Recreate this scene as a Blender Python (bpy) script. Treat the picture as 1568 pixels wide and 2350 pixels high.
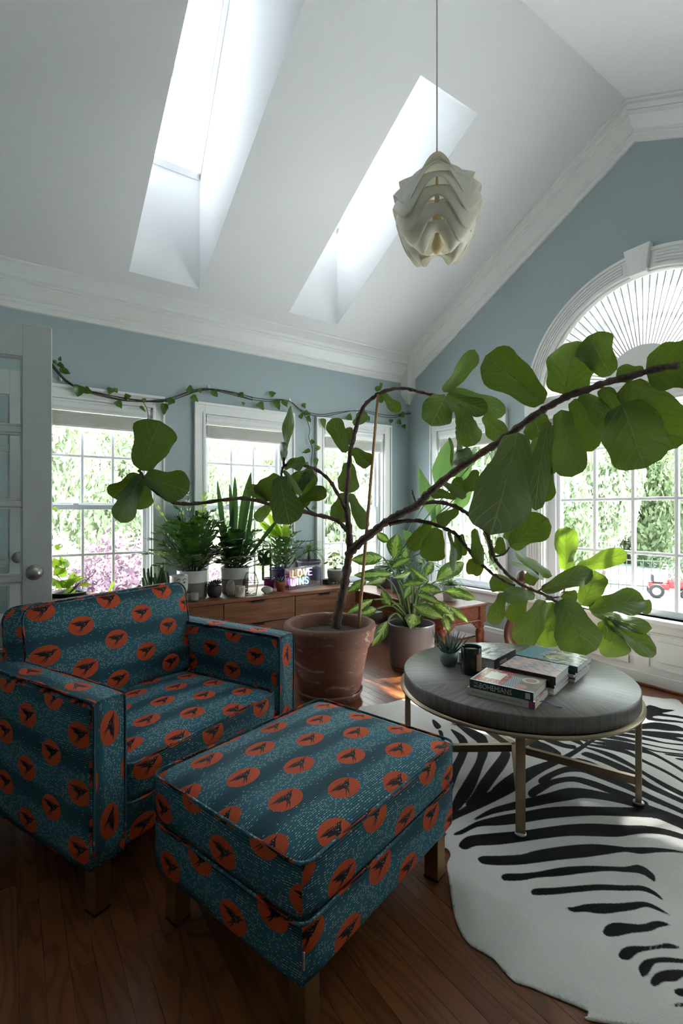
import bpy, bmesh, math, random
import numpy as np
from mathutils import Vector, Matrix, Euler
PI = math.pi
for _o in list(bpy.data.objects): bpy.data.objects.remove(_o)
SC = bpy.context.scene
COL = SC.collection

# ------------------------------------------------------------------ camera
FPX, CPX, CPY, CAMZ, YAW = 1126.7, 784.0, 1171.8, 1.2, 0.59628
cam = bpy.data.cameras.new('camera')
cam.sensor_fit = 'VERTICAL'; cam.sensor_height = 36.0; cam.sensor_width = 24.02
cam.lens = FPX * 36.0 / 2350.0
cam.shift_y = -(1175.0 - CPY) / 2350.0
cam.clip_start = 0.02; cam.clip_end = 400
camo = bpy.data.objects.new('camera', cam); COL.objects.link(camo)
camo.location = (0, 0, CAMZ); camo.rotation_euler = (PI / 2, 0, -YAW)
SC.camera = camo

# ------------------------------------------------------------------ sky, sun, exposure
SKY = 1.5
w = bpy.data.worlds.new('sky'); SC.world = w; w.use_nodes = True
_nt = w.node_tree; _nt.nodes.clear()
_bg = _nt.nodes.new('ShaderNodeBackground'); _out = _nt.nodes.new('ShaderNodeOutputWorld')
_bg.inputs[0].default_value = (0.86, 0.93, 1.0, 1); _bg.inputs[1].default_value = SKY
_nt.links.new(_bg.outputs[0], _out.inputs[0])
SUN_EL, SUN_AZ = math.radians(45), math.radians(-21)      # azimuth measured from +X towards +Y
_s = bpy.data.lights.new('sun_offscreen', 'SUN'); _s.energy = 13.0; _s.angle = math.radians(1.2); _s.color = (1, .97, .93)
suno = bpy.data.objects.new('sun_offscreen', _s); COL.objects.link(suno)
_d = Vector((math.cos(SUN_EL) * math.cos(SUN_AZ), math.cos(SUN_EL) * math.sin(SUN_AZ), math.sin(SUN_EL)))
suno.rotation_euler = _d.to_track_quat('Z', 'Y').to_euler(); suno.location = (9, -6, 9)
vs = SC.view_settings
vs.view_transform = 'Standard'; vs.look = 'None'; vs.gamma = 1.0; vs.use_curve_mapping = False
vs.exposure = 2.95
cy = SC.cycles
cy.max_bounces = 8; cy.diffuse_bounces = 6; cy.glossy_bounces = 3; cy.transmission_bounces = 4; cy.transparent_max_bounces = 8
cy.use_adaptive_sampling = False
cy.caustics_reflective = False; cy.caustics_refractive = False; cy.sample_clamp_indirect = 8.0
try: cy.use_denoising = True
except Exception: pass

# ------------------------------------------------------------------ pixel -> place
_sA, _cA = math.sin(YAW), math.cos(YAW)
FW = Vector((_sA, _cA, 0)); RT = Vector((_cA, -_sA, 0)); UP = Vector((0, 0, 1)); C0 = Vector((0, 0, CAMZ))
def ray(x, y): return FW + RT * ((x - CPX) / FPX) + UP * ((CPY - y) / FPX)
def atd(x, y, d): return C0 + ray(x, y) * d
def atz(x, y, z): r = ray(x, y); return C0 + r * ((z - CAMZ) / r.z)
def atX(x, y, X): r = ray(x, y); return C0 + r * (X / r.x)
def atY(x, y, Y): r = ray(x, y); return C0 + r * (Y / r.y)

# ------------------------------------------------------------------ material helpers
class NT:
    def __init__(s, name):
        s.m = bpy.data.materials.new(name); s.m.use_nodes = True
        s.t = s.m.node_tree; s.t.nodes.clear()
        s.out = s.t.nodes.new('ShaderNodeOutputMaterial')
    def n(s, typ, ins=None, **kw):
        nd = s.t.nodes.new(typ)
        for k, v in kw.items(): setattr(nd, k, v)
        for k, v in (ins or {}).items(): s.put(nd.inputs[k], v)
        return nd
    def put(s, sock, v):
        if isinstance(v, bpy.types.NodeSocket): s.t.links.new(v, sock)
        elif isinstance(v, (tuple, list)) and sock.type == 'RGBA' and len(v) == 3: sock.default_value = (*v, 1)
        else: sock.default_value = v
    def M(s, op, a, b=0.0, c=0.0, clamp=False):
        nd = s.n('ShaderNodeMath', {0: a, 1: b, 2: c}, operation=op); nd.use_clamp = clamp; return nd.outputs[0]
    def add(s, a, b): return s.M('ADD', a, b)
    def sub(s, a, b): return s.M('SUBTRACT', a, b)
    def mul(s, a, b): return s.M('MULTIPLY', a, b)
    def mx(s, a, b): return s.M('MAXIMUM', a, b)
    def mn(s, a, b): return s.M('MINIMUM', a, b)
    def ss(s, x, lo, hi):      # smoothstep lo..hi -> 0..1
        nd = s.n('ShaderNodeMapRange', {0: x, 1: lo, 2: hi, 3: 0.0, 4: 1.0}); nd.interpolation_type = 'SMOOTHSTEP'; return nd.outputs[0]
    def mix(s, f, a, b, blend='MIX'):
        nd = s.n('ShaderNodeMix', data_type='RGBA', blend_type=blend)
        s.put(nd.inputs['Factor'], f); s.put(nd.inputs[6], a); s.put(nd.inputs[7], b); return nd.outputs[2]
    def noise(s, vec, scale=5, detail=2, rough=.5, dist=0.0, col=False):
        nd = s.n('ShaderNodeTexNoise', {'Scale': scale, 'Detail': detail, 'Roughness': rough, 'Distortion': dist})
        if vec is not None: s.put(nd.inputs['Vector'], vec)
        return nd.outputs[1 if col else 0]
    def obj(s): return s.n('ShaderNodeTexCoord').outputs['Object']
    def gen(s): return s.n('ShaderNodeTexCoord').outputs['Generated']
    def uv(s): return s.n('ShaderNodeTexCoord').outputs['UV']
    def geo(s): return s.n('ShaderNodeNewGeometry')
    def rnd(s): return s.n('ShaderNodeObjectInfo').outputs['Random']
    def sep(s, v): nd = s.n('ShaderNodeSeparateXYZ', {0: v}); return nd.outputs[0], nd.outputs[1], nd.outputs[2]
    def comb(s, x, y, z=0.0): return s.n('ShaderNodeCombineXYZ', {0: x, 1: y, 2: z}).outputs[0]
    def scale(s, v, k): nd = s.n('ShaderNodeVectorMath', {0: v, 1: k}, operation='MULTIPLY'); return nd.outputs[0]
    def bump(s, h, strength=.3, dist=.01, normal=None):
        nd = s.n('ShaderNodeBump', {'Height': h, 'Strength': strength, 'Distance': dist})
        if normal is not None: s.put(nd.inputs['Normal'], normal)
        return nd.outputs[0]
    def ramp(s, f, stops):
        nd = s.n('ShaderNodeValToRGB', {0: f}); e = nd.color_ramp.elements
        while len(e) < len(stops): e.new(.5)
        for k, (p, c) in enumerate(stops): e[k].position = p; e[k].color = (*c, 1)
        return nd.outputs[0]
    def bsdf(s, color=None, rough=.5, metal=0.0, normal=None, **kw):
        nd = s.n('ShaderNodeBsdfPrincipled'); I = nd.inputs
        if color is not None: s.put(I['Base Color'], color)
        s.put(I['Roughness'], rough); s.put(I['Metallic'], metal)
        if normal is not None: s.put(I['Normal'], normal)
        for k, v in kw.items(): s.put(I[k.replace('_', ' ')], v)
        return nd.outputs[0]
    def done(s, sh): s.t.links.new(sh, s.out.inputs[0]); return s.m

def srgb(r, g, b):
    f = lambda c: ((c / 255 + .055) / 1.055) ** 2.4 if c / 255 > .04045 else c / 255 / 12.92
    return (f(r), f(g), f(b))
def plain(name, col, rough=.5, metal=0.0, var=.0, vscale=20, bump=0.0, bscale=60, bdist=.004, **kw):
    """one colour with a little procedural variation and relief"""
    t = NT(name); c = col; nrm = None; v = t.obj()
    if var: c = t.mix(t.noise(v, vscale, 3), tuple(x * (1 - var) for x in col), tuple(min(1, x * (1 + var)) for x in col))
    if bump: nrm = t.bump(t.noise(v, bscale, 4), bump, bdist)
    return t.done(t.bsdf(c, rough, metal, nrm, **kw))
MATS = {}
def M_(key, fn):
    if key not in MATS: MATS[key] = fn()
    return MATS[key]

# ------------------------------------------------------------------ mesh helpers
class MB:
    """collects geometry of ONE part"""
    def __init__(s): s.v = []; s.f = []; s.uvs = {}; s.mi = {}; s.sm = set()
    def addv(s, pts):
        n = len(s.v); s.v.extend([tuple(p) for p in pts]); return n
    def face(s, idx, uv=None, smooth=False, mi=0):
        k = len(s.f); s.f.append(tuple(idx))
        if uv: s.uvs[k] = uv
        if smooth: s.sm.add(k)
        if mi: s.mi[k] = mi
    def quad(s, a, b, c, d, uv=None, mi=0): n = s.addv((a, b, c, d)); s.face((n, n + 1, n + 2, n + 3), uv, mi=mi)
    def box(s, lo, hi, mat=None, mi=0):
        x0, y0, z0 = lo; x1, y1, z1 = hi
        p = [(x0, y0, z0), (x1, y0, z0), (x1, y1, z0), (x0, y1, z0), (x0, y0, z1), (x1, y0, z1), (x1, y1, z1), (x0, y1, z1)]
        if mat is not None: p = [mat @ Vector(q) for q in p]
        n = s.addv(p)
        for f in ((0, 3, 2, 1), (4, 5, 6, 7), (0, 1, 5, 4), (1, 2, 6, 5), (2, 3, 7, 6), (3, 0, 4, 7)): s.face([n + i for i in f], mi=mi)
        return s
    def cbox(s, c, size, mat=None, mi=0):
        return s.box([c[i] - size[i] / 2 for i in range(3)], [c[i] + size[i] / 2 for i in range(3)], mat, mi)
    def rbox(s, lo, hi, r=.01, seg=2, mat=None, smooth=True):
        bm = bmesh.new(); bmesh.ops.create_cube(bm, size=1)
        c = [(lo[i] + hi[i]) / 2 for i in range(3)]; sz = [hi[i] - lo[i] for i in range(3)]
        for q in bm.verts: q.co = Vector((c[0] + q.co.x * sz[0], c[1] + q.co.y * sz[1], c[2] + q.co.z * sz[2]))
        r = min(r, min(sz) * .49)
        bmesh.ops.bevel(bm, geom=list(bm.edges), offset=r, segments=seg, profile=.5, affect='EDGES')
        s.bm(bm, mat, smooth); return s
    def bm(s, bm, mat=None, smooth=False, mi=0):
        bm.verts.ensure_lookup_table(); n = s.addv([(mat @ q.co) if mat is not None else q.co for q in bm.verts])
        for q in bm.verts: q.index = q.index
        bm.verts.index_update()
        for f in bm.faces: s.face([n + q.index for q in f.verts], smooth=smooth, mi=mi)
        bm.free(); return s
    def lathe(s, prof, n=24, c=(0, 0, 0), smooth=True, mat=None, caps=False, wob=None):
        """prof: (radius, z) from bottom to top"""
        c = Vector(c); b = len(s.v); m = len(prof)
        for (r, z) in prof:
            for k in range(n):
                a = 2 * PI * k / n; rr = r * (1 + (wob(a, z) if wob else 0))
                p = Vector((rr * math.cos(a), rr * math.sin(a), z)) + c
                s.v.append(tuple(mat @ p) if mat is not None else tuple(p))
        for j in range(m - 1):
            for k in range(n):
                k2 = (k + 1) % n
                s.face((b + j * n + k, b + j * n + k2, b + (j + 1) * n + k2, b + (j + 1) * n + k),
                       uv=[(k / n, j / (m - 1)), ((k + 1) / n, j / (m - 1)), ((k + 1) / n, (j + 1) / (m - 1)), (k / n, (j + 1) / (m - 1))], smooth=smooth)
        if caps:
            s.face([b + k for k in range(n)][::-1]); s.face([b + (m - 1) * n + k for k in range(n)])
        return s
    def tube(s, pts, rad, n=8, caps=True, closed=False, smooth=True):
        pts = [Vector(p) for p in pts]; m = len(pts)
        rad = rad if isinstance(rad, (list, tuple)) else [rad] * m
        b = len(s.v); prev = None
        for i, p in enumerate(pts):
            if closed: t = pts[(i + 1) % m] - pts[i - 1]
            else: t = pts[min(i + 1, m - 1)] - pts[max(i - 1, 0)]
            t = t.normalized() if t.length > 1e-9 else Vector((0, 0, 1))
            if prev is None:
                a = Vector((0, 0, 1)) if abs(t.z) < .9 else Vector((1, 0, 0)); u = t.cross(a).normalized()
            else:
                u = prev - t * prev.dot(t); u = u.normalized() if u.length > 1e-6 else t.orthogonal().normalized()
            prev = u; w_ = t.cross(u)
            for k in range(n):
                a = 2 * PI * k / n; s.v.append(tuple(p + (u * math.cos(a) + w_ * math.sin(a)) * rad[i]))
        for i in range(m if closed else m - 1):
            i2 = (i + 1) % m
            for k in range(n):
                k2 = (k + 1) % n; s.face((b + i * n + k, b + i * n + k2, b + i2 * n + k2, b + i2 * n + k), smooth=smooth)
        if caps and not closed:
            s.face([b + k for k in range(n)][::-1]); s.face([b + (m - 1) * n + k for k in range(n)])
        return s
    def prism(s, poly, h0, h1, fn, mi=0):
        """polygon (a,b) extruded h0..h1; fn(a,b,h)->xyz"""
        m = len(poly); n = s.addv([fn(a, b, h0) for a, b in poly] + [fn(a, b, h1) for a, b in poly])
        s.face([n + i for i in range(m)][::-1], mi=mi); s.face([n + m + i for i in range(m)], mi=mi)
        for i in range(m):
            j = (i + 1) % m; s.face((n + i, n + j, n + m + j, n + m + i), mi=mi)
        return s
    def strip(s, rows, smooth=True, close=False, uv=True):
        """grid of points rows[i][j]"""
        R, Cn = len(rows), len(rows[0]); b = s.addv([p for r in rows for p in r])
        for i in range(R - 1):
            for j in range(Cn if close else Cn - 1):
                j2 = (j + 1) % Cn
                q = [(j / (Cn - 1), i / (R - 1)), ((j + 1) / (Cn - 1), i / (R - 1)), ((j + 1) / (Cn - 1), (i + 1) / (R - 1)), (j / (Cn - 1), (i + 1) / (R - 1))] if uv else None
                s.face((b + i * Cn + j, b + i * Cn + j2, b + (i + 1) * Cn + j2, b + (i + 1) * Cn + j), q, smooth)
        return s
    def off(s, d): d = Vector(d); s.v = [tuple(Vector(p) + d) for p in s.v]; return s
    def xf(s, M): s.v = [tuple(M @ Vector(p)) for p in s.v]; return s
    def mesh(s, name):
        me = bpy.data.meshes.new(name); me.from_pydata(s.v, [], s.f)
        if s.uvs:
            ul = me.uv_layers.new(name='UVMap').data; li = 0
            for k, f in enumerate(s.f):
                q = s.uvs.get(k)
                for j in range(len(f)):
                    if q: ul[li + j].uv = q[j]
                li += len(f)
        if s.sm: me.polygons.foreach_set('use_smooth', [k in s.sm for k in range(len(s.f))])
        for k, m in s.mi.items(): me.polygons[k].material_index = m
        me.update(); return me

def wloc(o):
    v = Vector((0, 0, 0))
    while o is not None: v = v + o.location; o = o.parent
    return v
def obj(name, mb, mat, parent=None, world=False, loc=None, rot=None, bevel=0, solid=0, sub=0):
    """one mesh object; world=True: geometry is in room coordinates (parent unrotated)"""
    if isinstance(mb, MB):
        if world and parent is not None: mb.off(-wloc(parent))
        me = mb.mesh(name)
    else: me = mb
    if mat is not None and not me.materials:
        for m in (mat if isinstance(mat, (list, tuple)) else [mat]): me.materials.append(m)
    o = bpy.data.objects.new(name, me); COL.objects.link(o)
    if parent is not None: o.parent = parent
    if loc is not None: o.location = loc
    if rot is not None: o.rotation_euler = rot
    if solid: md = o.modifiers.new('solid', 'SOLIDIFY'); md.thickness = solid; md.offset = 0
    if bevel: md = o.modifiers.new('bevel', 'BEVEL'); md.width = bevel; md.segments = 2; md.limit_method = 'ANGLE'
    if sub: md = o.modifiers.new('sub', 'SUBSURF'); md.levels = sub; md.render_levels = sub
    return o
def tag(o, label, cat, group=None):
    o['label'] = label; o['category'] = cat
    if group: o['group'] = group
    return o
def thing(name, label, cat, loc=(0, 0, 0), rotz=0.0, group=None):
    o = bpy.data.objects.new(name, None); COL.objects.link(o); o.location = loc; o.rotation_euler = (0, 0, rotz)
    o.empty_display_size = .05
    return tag(o, label, cat, group)
def struct(name, mb=None, mat=None, parent=None, loc=None):
    if mb is None:
        o = bpy.data.objects.new(name, None); COL.objects.link(o); o.empty_display_size = .05
        if loc is not None: o.location = loc
        if parent is not None: o.parent = parent
    else: o = obj(name, mb, mat, parent, loc=loc)
    if parent is None: o['kind'] = 'structure'
    return o
def dup(src, parent=None):
    c = src.copy(); COL.objects.link(c); c.parent = parent; return c
def dup_tree(src, parent=None):
    c = dup(src, parent)
    for ch in list(src.children): dup_tree(ch, c)
    return c
def catmull(pts, n=6):
    P = [Vector(p) for p in pts]; out = []
    for i in range(len(P) - 1):
        p0, p1, p2, p3 = P[max(i - 1, 0)], P[i], P[i + 1], P[min(i + 2, len(P) - 1)]
        for k in range(n):
            t = k / n
            out.append(.5 * ((2 * p1) + (p2 - p0) * t + (2 * p0 - 5 * p1 + 4 * p2 - p3) * t * t + (3 * p1 - p0 - 3 * p2 + p3) * t ** 3))
    out.append(P[-1]); return out
def lerp(a, b, t): return a + (b - a) * t
def text_mesh(txt, size, mat, parent, M, name='lettering', align='LEFT', depth=.0004, sx=1.0):
    cu = bpy.data.curves.new('t', 'FONT'); cu.body = txt; cu.size = size; cu.align_x = align; cu.extrude = depth; cu.resolution_u = 3
    o = bpy.data.objects.new('t', cu); COL.objects.link(o)
    dg = bpy.context.evaluated_depsgraph_get(); me = bpy.data.meshes.new_from_object(o.evaluated_get(dg))
    bpy.data.objects.remove(o); bpy.data.curves.remove(cu)
    for v in me.vertices: v.co.x *= sx
    me.materials.clear(); me.materials.append(mat)
    r = bpy.data.objects.new(name, me); COL.objects.link(r); r.parent = parent; r.matrix_local = M
    return r
# ================================================================== the room
X0, Y0, XW, YS = 3.644, 4.056, -0.72, -0.676
YR = (Y0 + YS) / 2; SL = .519; ZC = 2.799; ZR = ZC + SL * (Y0 - YR); TW = .14
def zceil(Y): return ZC + SL * ((Y0 - Y) if Y >= YR else (Y - YS))

def _wall():
    t = NT('wall_paint'); v = t.obj()
    c = t.mix(t.noise(v, 1.2, 2), srgb(160, 174, 178), srgb(166, 180, 183))
    return t.done(t.bsdf(c, .62, 0, t.bump(t.noise(v, 260, 3), .05, .002)))
WALL = _wall()
CEIL = plain('ceiling_paint', srgb(226, 227, 228), .75, var=.01, bump=.03, bscale=200)
TRIM = plain('trim_paint', srgb(232, 233, 231), .38, var=.015, vscale=8, bump=.02, bscale=90)
VINYL = plain('window_white', srgb(238, 240, 243), .3, var=.01)
def _glass():
    t = NT('window_glass')
    fr = t.add(.03, t.mul(t.M('POWER', t.n('ShaderNodeLayerWeight', {'Blend': .5}).outputs['Facing'], 4.0), .45))
    g = t.n('ShaderNodeBsdfGlossy', {'Color': (1, 1, 1, 1), 'Roughness': .03}).outputs[0]
    tr = t.n('ShaderNodeBsdfTransparent', {'Color': (.96, .975, .97, 1)}).outputs[0]
    mxs = t.n('ShaderNodeMixShader', {0: fr, 1: tr, 2: g}).outputs[0]
    return t.done(mxs)
GLASS = _glass()

# ---------------------------------------------------------------- floor of oak strips
def _floor():
    t = NT('oak_floor'); g = t.geo(); p = g.outputs['Position']
    r = t.n('ShaderNodeMath', {0: t.rnd(), 1: g.outputs['Random Per Island']}, operation='ADD').outputs[0]
    r = t.M('FRACT', t.mul(r, 7.31))
    x, y, z = t.sep(p)
    vec = t.comb(t.add(t.mul(x, 1.0), t.mul(r, 13.0)), t.add(t.mul(y, .06), t.mul(r, 31.0)), t.mul(r, 9.0))
    n1 = t.noise(vec, 42, 5, .62, .6); n2 = t.noise(vec, 8, 3, .5, 1.5)
    rings = t.M('SINE', t.mul(t.add(t.noise(t.comb(t.add(x, t.mul(r, 5.0)), t.add(t.mul(y, .16), t.mul(r, 3.0)), r), 5, 2, .5, .4), t.mul(x, .6)), 95.0))
    g1 = t.ss(rings, .1, 1.0)
    base = t.ramp(r, [(0, srgb(112, 66, 38)), (.4, srgb(128, 78, 46)), (.75, srgb(104, 58, 33)), (1, srgb(138, 86, 52))])
    c = t.mix(t.mul(t.ss(n1, .5, .75), .55), base, srgb(66, 34, 18))
    c = t.mix(t.mul(g1, .5), c, srgb(52, 27, 15))
    c = t.mix(t.mul(n2, .35), c, srgb(148, 92, 52))
    nrm = t.bump(t.add(t.mul(n1, .6), t.mul(g1, .3)), .10, .002)
    return t.done(t.bsdf(c, t.add(.24, t.mul(n1, .14)), 0, nrm, Coat_Weight=.25, Coat_Roughness=.18))
FLOORM = _floor()
random.seed(5)
floor = struct('floor', MB().box((XW - TW, YS - TW, -.06), (X0 + TW, Y0 + TW, -.012)), plain('subfloor', (.05, .03, .02), .9))
PW = .057
_unit = MB(); _h = PW / 2 - .0003
_unit.prism([(-_h, -.012), (_h, -.012), (_h, -.0006), (_h - .0006, 0), (-_h + .0006, 0), (-_h, -.0006)], -.5, .5, lambda a, b, h: (a, h, b))
_um = _unit.mesh('plank'); _um.materials.append(FLOORM)
boards = []
nx = int((X0 - XW) / PW) + 1
for i in range(nx):
    xx = XW + PW * (i + .5); yy = YS - random.random() * .9
    while yy < Y0:
        L = random.uniform(.45, 1.25); a, b = max(yy, YS), min(yy + L, Y0)
        if b - a > .03: boards.append((xx, (a + b) / 2, b - a - .0008))
        yy += L
def _see(b):
    v = Vector((b[0], b[1], -CAMZ)); d = v.dot(FW)
    best = 0
    for k in (-.5, -.25, 0, .25, .5):
        q = Vector((b[0], b[1] + k * b[2], 0)); d = q.dot(FW)
        if d < .4: continue
        px = CPX + FPX * q.dot(RT) / d; py = CPY + FPX * CAMZ / d
        if -20 < px < 1590 and py < 2380 and q.x < 3.6: best = max(best, 1 / d)
    return best
boards.sort(key=_see, reverse=True)
for (xx, yc, L) in boards[:290]:
    o = bpy.data.objects.new('plank', _um); COL.objects.link(o); o.parent = floor; o.location = (xx, yc, 0); o.scale = (1, L, 1)
mb = MB()
for (xx, yc, L) in boards[290:]: mb.box((xx - _h, yc - L / 2, -.012), (xx + _h, yc + L / 2, 0))
o = obj('planks_beyond', mb, FLOORM, floor); o['kind'] = 'stuff'

# ---------------------------------------------------------------- windows
ZS, ZH = .47, 2.01         # opening bottom / top
WIN_L = [(.097, 1.034), (1.271, 2.210), (2.447, 3.384)]
WIN_R = [(2.757, 3.701), (-.377, .567)]
CW = .092
def mapL(a, o, z): return (a, Y0 - o, z)
def mapR(a, o, z): return (X0 - o, a, z)
def mbox(mp, a0, a1, o0, o1, z0, z1, mb=None):
    mb = mb or MB(); p, q = mp(a0, o0, z0), mp(a1, o1, z1)
    return mb.box([min(p[i], q[i]) for i in range(3)], [max(p[i], q[i]) for i in range(3)])
SLATM = plain('blind_slat', srgb(226, 224, 219), .5, var=.03)
CORDM = plain('blind_cord', srgb(225, 223, 216), .8)
def sash(root, mp, a0, a1, z0, z1, oc, cols, rows, stile=.038, rt=.038, rb=.05, mw=.02):
    mb = MB()
    mbox(mp, a0, a0 + stile, oc - .016, oc + .016, z0, z1, mb); mbox(mp, a1 - stile, a1, oc - .016, oc + .016, z0, z1, mb)
    mbox(mp, a0 + stile, a1 - stile, oc - .016, oc + .016, z0, z0 + rb, mb); mbox(mp, a0 + stile, a1 - stile, oc - .016, oc + .016, z1 - rt, z1, mb)
    s = obj('sash', mb, VINYL, root, bevel=.003)
    ga, gb, gz0, gz1 = a0 + stile, a1 - stile, z0 + rb, z1 - rt
    for i in range(1, cols):
        a = lerp(ga, gb, i / cols) if not isinstance(cols, list) else 0
        obj('muntin', mbox(mp, a - mw / 2, a + mw / 2, oc - .012, oc + .012, gz0, gz1), VINYL, s, bevel=.004)
    for j in range(1, rows):
        z = lerp(gz0, gz1, j / rows); obj('muntin', mbox(mp, ga, gb, oc - .0115, oc + .0115, z - mw / 2, z + mw / 2), VINYL, s, bevel=.004)
    for i in range(cols):
        for j in range(rows):
            obj('pane', mbox(mp, lerp(ga, gb, i / cols), lerp(ga, gb, (i + 1) / cols), oc - .002, oc + .002, lerp(gz0, gz1, j / rows), lerp(gz0, gz1, (j + 1) / rows)), GLASS, s)
def casing(root, mp, a0, a1, z0, ztop):
    for nm, (p, q) in (('casing', (a0, a0 + CW)), ('casing', (a1 - CW, a1))):
        s = 1 if p == a0 else -1
        mb = MB(); mbox(mp, p, q, 0, .018, z0, ztop - .0, mb)
        e = p if s > 0 else q - .016
        mbox(mp, e, e + .016, .018, .032, z0, ztop, mb)
        e = (q - .02) if s > 0 else p
        mbox(mp, e, e + .02, .018, .024, z0, ztop - CW, mb)
        obj(nm, mb, TRIM, root, bevel=.003)
    mb = MB(); mbox(mp, a0 + CW, a1 - CW, 0, .018, ztop - CW, ztop, mb); mbox(mp, a0, a1, .018, .034, ztop - .018, ztop + .004, mb)
    mbox(mp, a0 + CW - .02, a1 - CW + .02, .018, .024, ztop - CW, ztop - CW + .02, mb)
    obj('head_casing', mb, TRIM, root, bevel=.003)
def blind(mp, a0, a1, label, zlow=1.81, ztop=2.005, o=-.035):
    c = mp((a0 + a1) / 2, o, ztop)
    b = thing('window_blind', label, 'blind', c, 0, 'raised slatted window blinds')
    mb = MB()   # moulded valance
    prof = [(0, 0), (.05, 0), (.052, -.012), (.044, -.02), (.046, -.05), (.036, -.062), (.034, -.076), (.0, -.076)]
    def fn(pa, pb, h): return mp(h, o + pa, ztop + pb)
    mb.prism(prof, a0 + .004, a1 - .004, fn); obj('valance', mb, TRIM, b, world=True)
    mb = MB(); n = 13; zt = ztop - .085
    for k in range(n):
        z = lerp(zlow + .022, zt, k / (n - 1)); dx = random.uniform(-.002, .002)
        mbox(mp, a0 + .012, a1 - .012, o - .012 + dx, o + .036 + dx, z - .0015, z + .0015, mb)
    s = obj('slats', mb, SLATM, b, world=True); s['kind'] = 'stuff'
    obj('bottom_rail', mbox(mp, a0 + .012, a1 - .012, o - .012, o + .038, zlow, zlow + .016), SLATM, b, world=True, bevel=.004)
    for k, f in enumerate((.12, .5, .88)):
        a = lerp(a0, a1, f); pts = []
        rr = random.Random(int(a * 1000))
        for i in range(26): pts.append(mp(a + rr.uniform(-.022, .022), o + .041 + rr.uniform(0, .004), lerp(zt, zlow - .004, i / 25) + rr.uniform(-.012, .012)))
        obj('ladder_cord', MB().tube(catmull(pts, 3), .0009, 4), CORDM, b, world=True)
    a = lerp(a0, a1, .08); obj('pull_cord', MB().tube([mp(a, o + .045, zt), mp(a + .003, o + .045, 1.5), mp(a, o + .045, 1.02)], .001, 5).tube([mp(a, o + .045, 1.03), mp(a, o + .045, .995)], [.003, .006], 6), CORDM, b, world=True)
    return b
def dh_window(n, mp, a0, a1, blab):
    root = struct('window_%d' % n)
    casing(root, mp, a0, a1, ZS - .0, ZH + CW)
    i0, i1 = a0 + CW, a1 - CW
    mb = MB(); mbox(mp, i0 - .005, i0 + .012, -TW + .01, .001, ZS, ZH, mb); mbox(mp, i1 - .012, i1 + .005, -TW + .01, .001, ZS, ZH, mb); mbox(mp, i0, i1, -TW + .01, .001, ZH - .012, ZH + .005, mb)
    obj('jamb', mb, TRIM, root)
    obj('sill', mbox(mp, a0 - .02, a1 + .02, -TW + .02, .05, ZS - .028, ZS), TRIM, root, bevel=.006)
    obj('apron', mbox(mp, a0, a1, 0, .016, ZS - .11, ZS - .028), TRIM, root, bevel=.004)
    mb = MB(); mbox(mp, i0 + .012, i0 + .035, -.12, -.05, ZS, ZH - .012, mb); mbox(mp, i1 - .035, i1 - .012, -.12, -.05, ZS, ZH - .012, mb); mbox(mp, i0, i1, -.13, -.05, ZS, ZS + .02, mb)
    obj('frame', mb, VINYL, root)
    sash(root, mp, i0 + .022, i1 - .022, ZS + .012, 1.245, -.078, 3, 2)
    sash(root, mp, i0 + .022, i1 - .022, 1.21, ZH - .012, -.104, 3, 2)
    for f in (.3, .72):
        a = lerp(i0, i1, f); obj('sash_lock', mbox(mp, a - .02, a + .02, -.075, -.055, 1.245, 1.257), VINYL, root, bevel=.004)
    if blab: blind(mp, i0 + .012, i1 - .012, blab)
    return root
dh_window(1, mapL, *WIN_L[0], 'white slatted blind raised on the window beside the door')
dh_window(2, mapL, *WIN_L[1], 'white slatted blind raised on the window above the neon sign and sideboard')
dh_window(3, mapL, *WIN_L[2], 'white slatted blind raised on the window behind the bamboo stake')
dh_window(4, mapR, *WIN_R[0], 'white slatted blind raised on the window between room corner and arched window')

dh_window(8, mapR, *WIN_R[1], None)
# left wall
def cellwall(name, mp, a_br, z_br, holes, mat, ztop=None):
    mb = MB()
    for i in range(len(a_br) - 1):
        for j in range(len(z_br) - 1):
            ac, zc = (a_br[i] + a_br[i + 1]) / 2, (z_br[j] + z_br[j + 1]) / 2
            if any(h[0] < ac < h[1] and h[2] < zc < h[3] for h in holes): continue
            mbox(mp, a_br[i], a_br[i + 1], 0, -TW, z_br[j], z_br[j + 1], mb)
    return struct(name, mb, mat)
_h = [(a + CW, b - CW, ZS, ZH) for a, b in WIN_L]
cellwall('wall_left', mapL, sorted([XW - TW, X0 + TW] + [x for q in _h for x in q[:2]]), [-.05, ZS, ZH, ZC + .02], _h, WALL)
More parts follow.
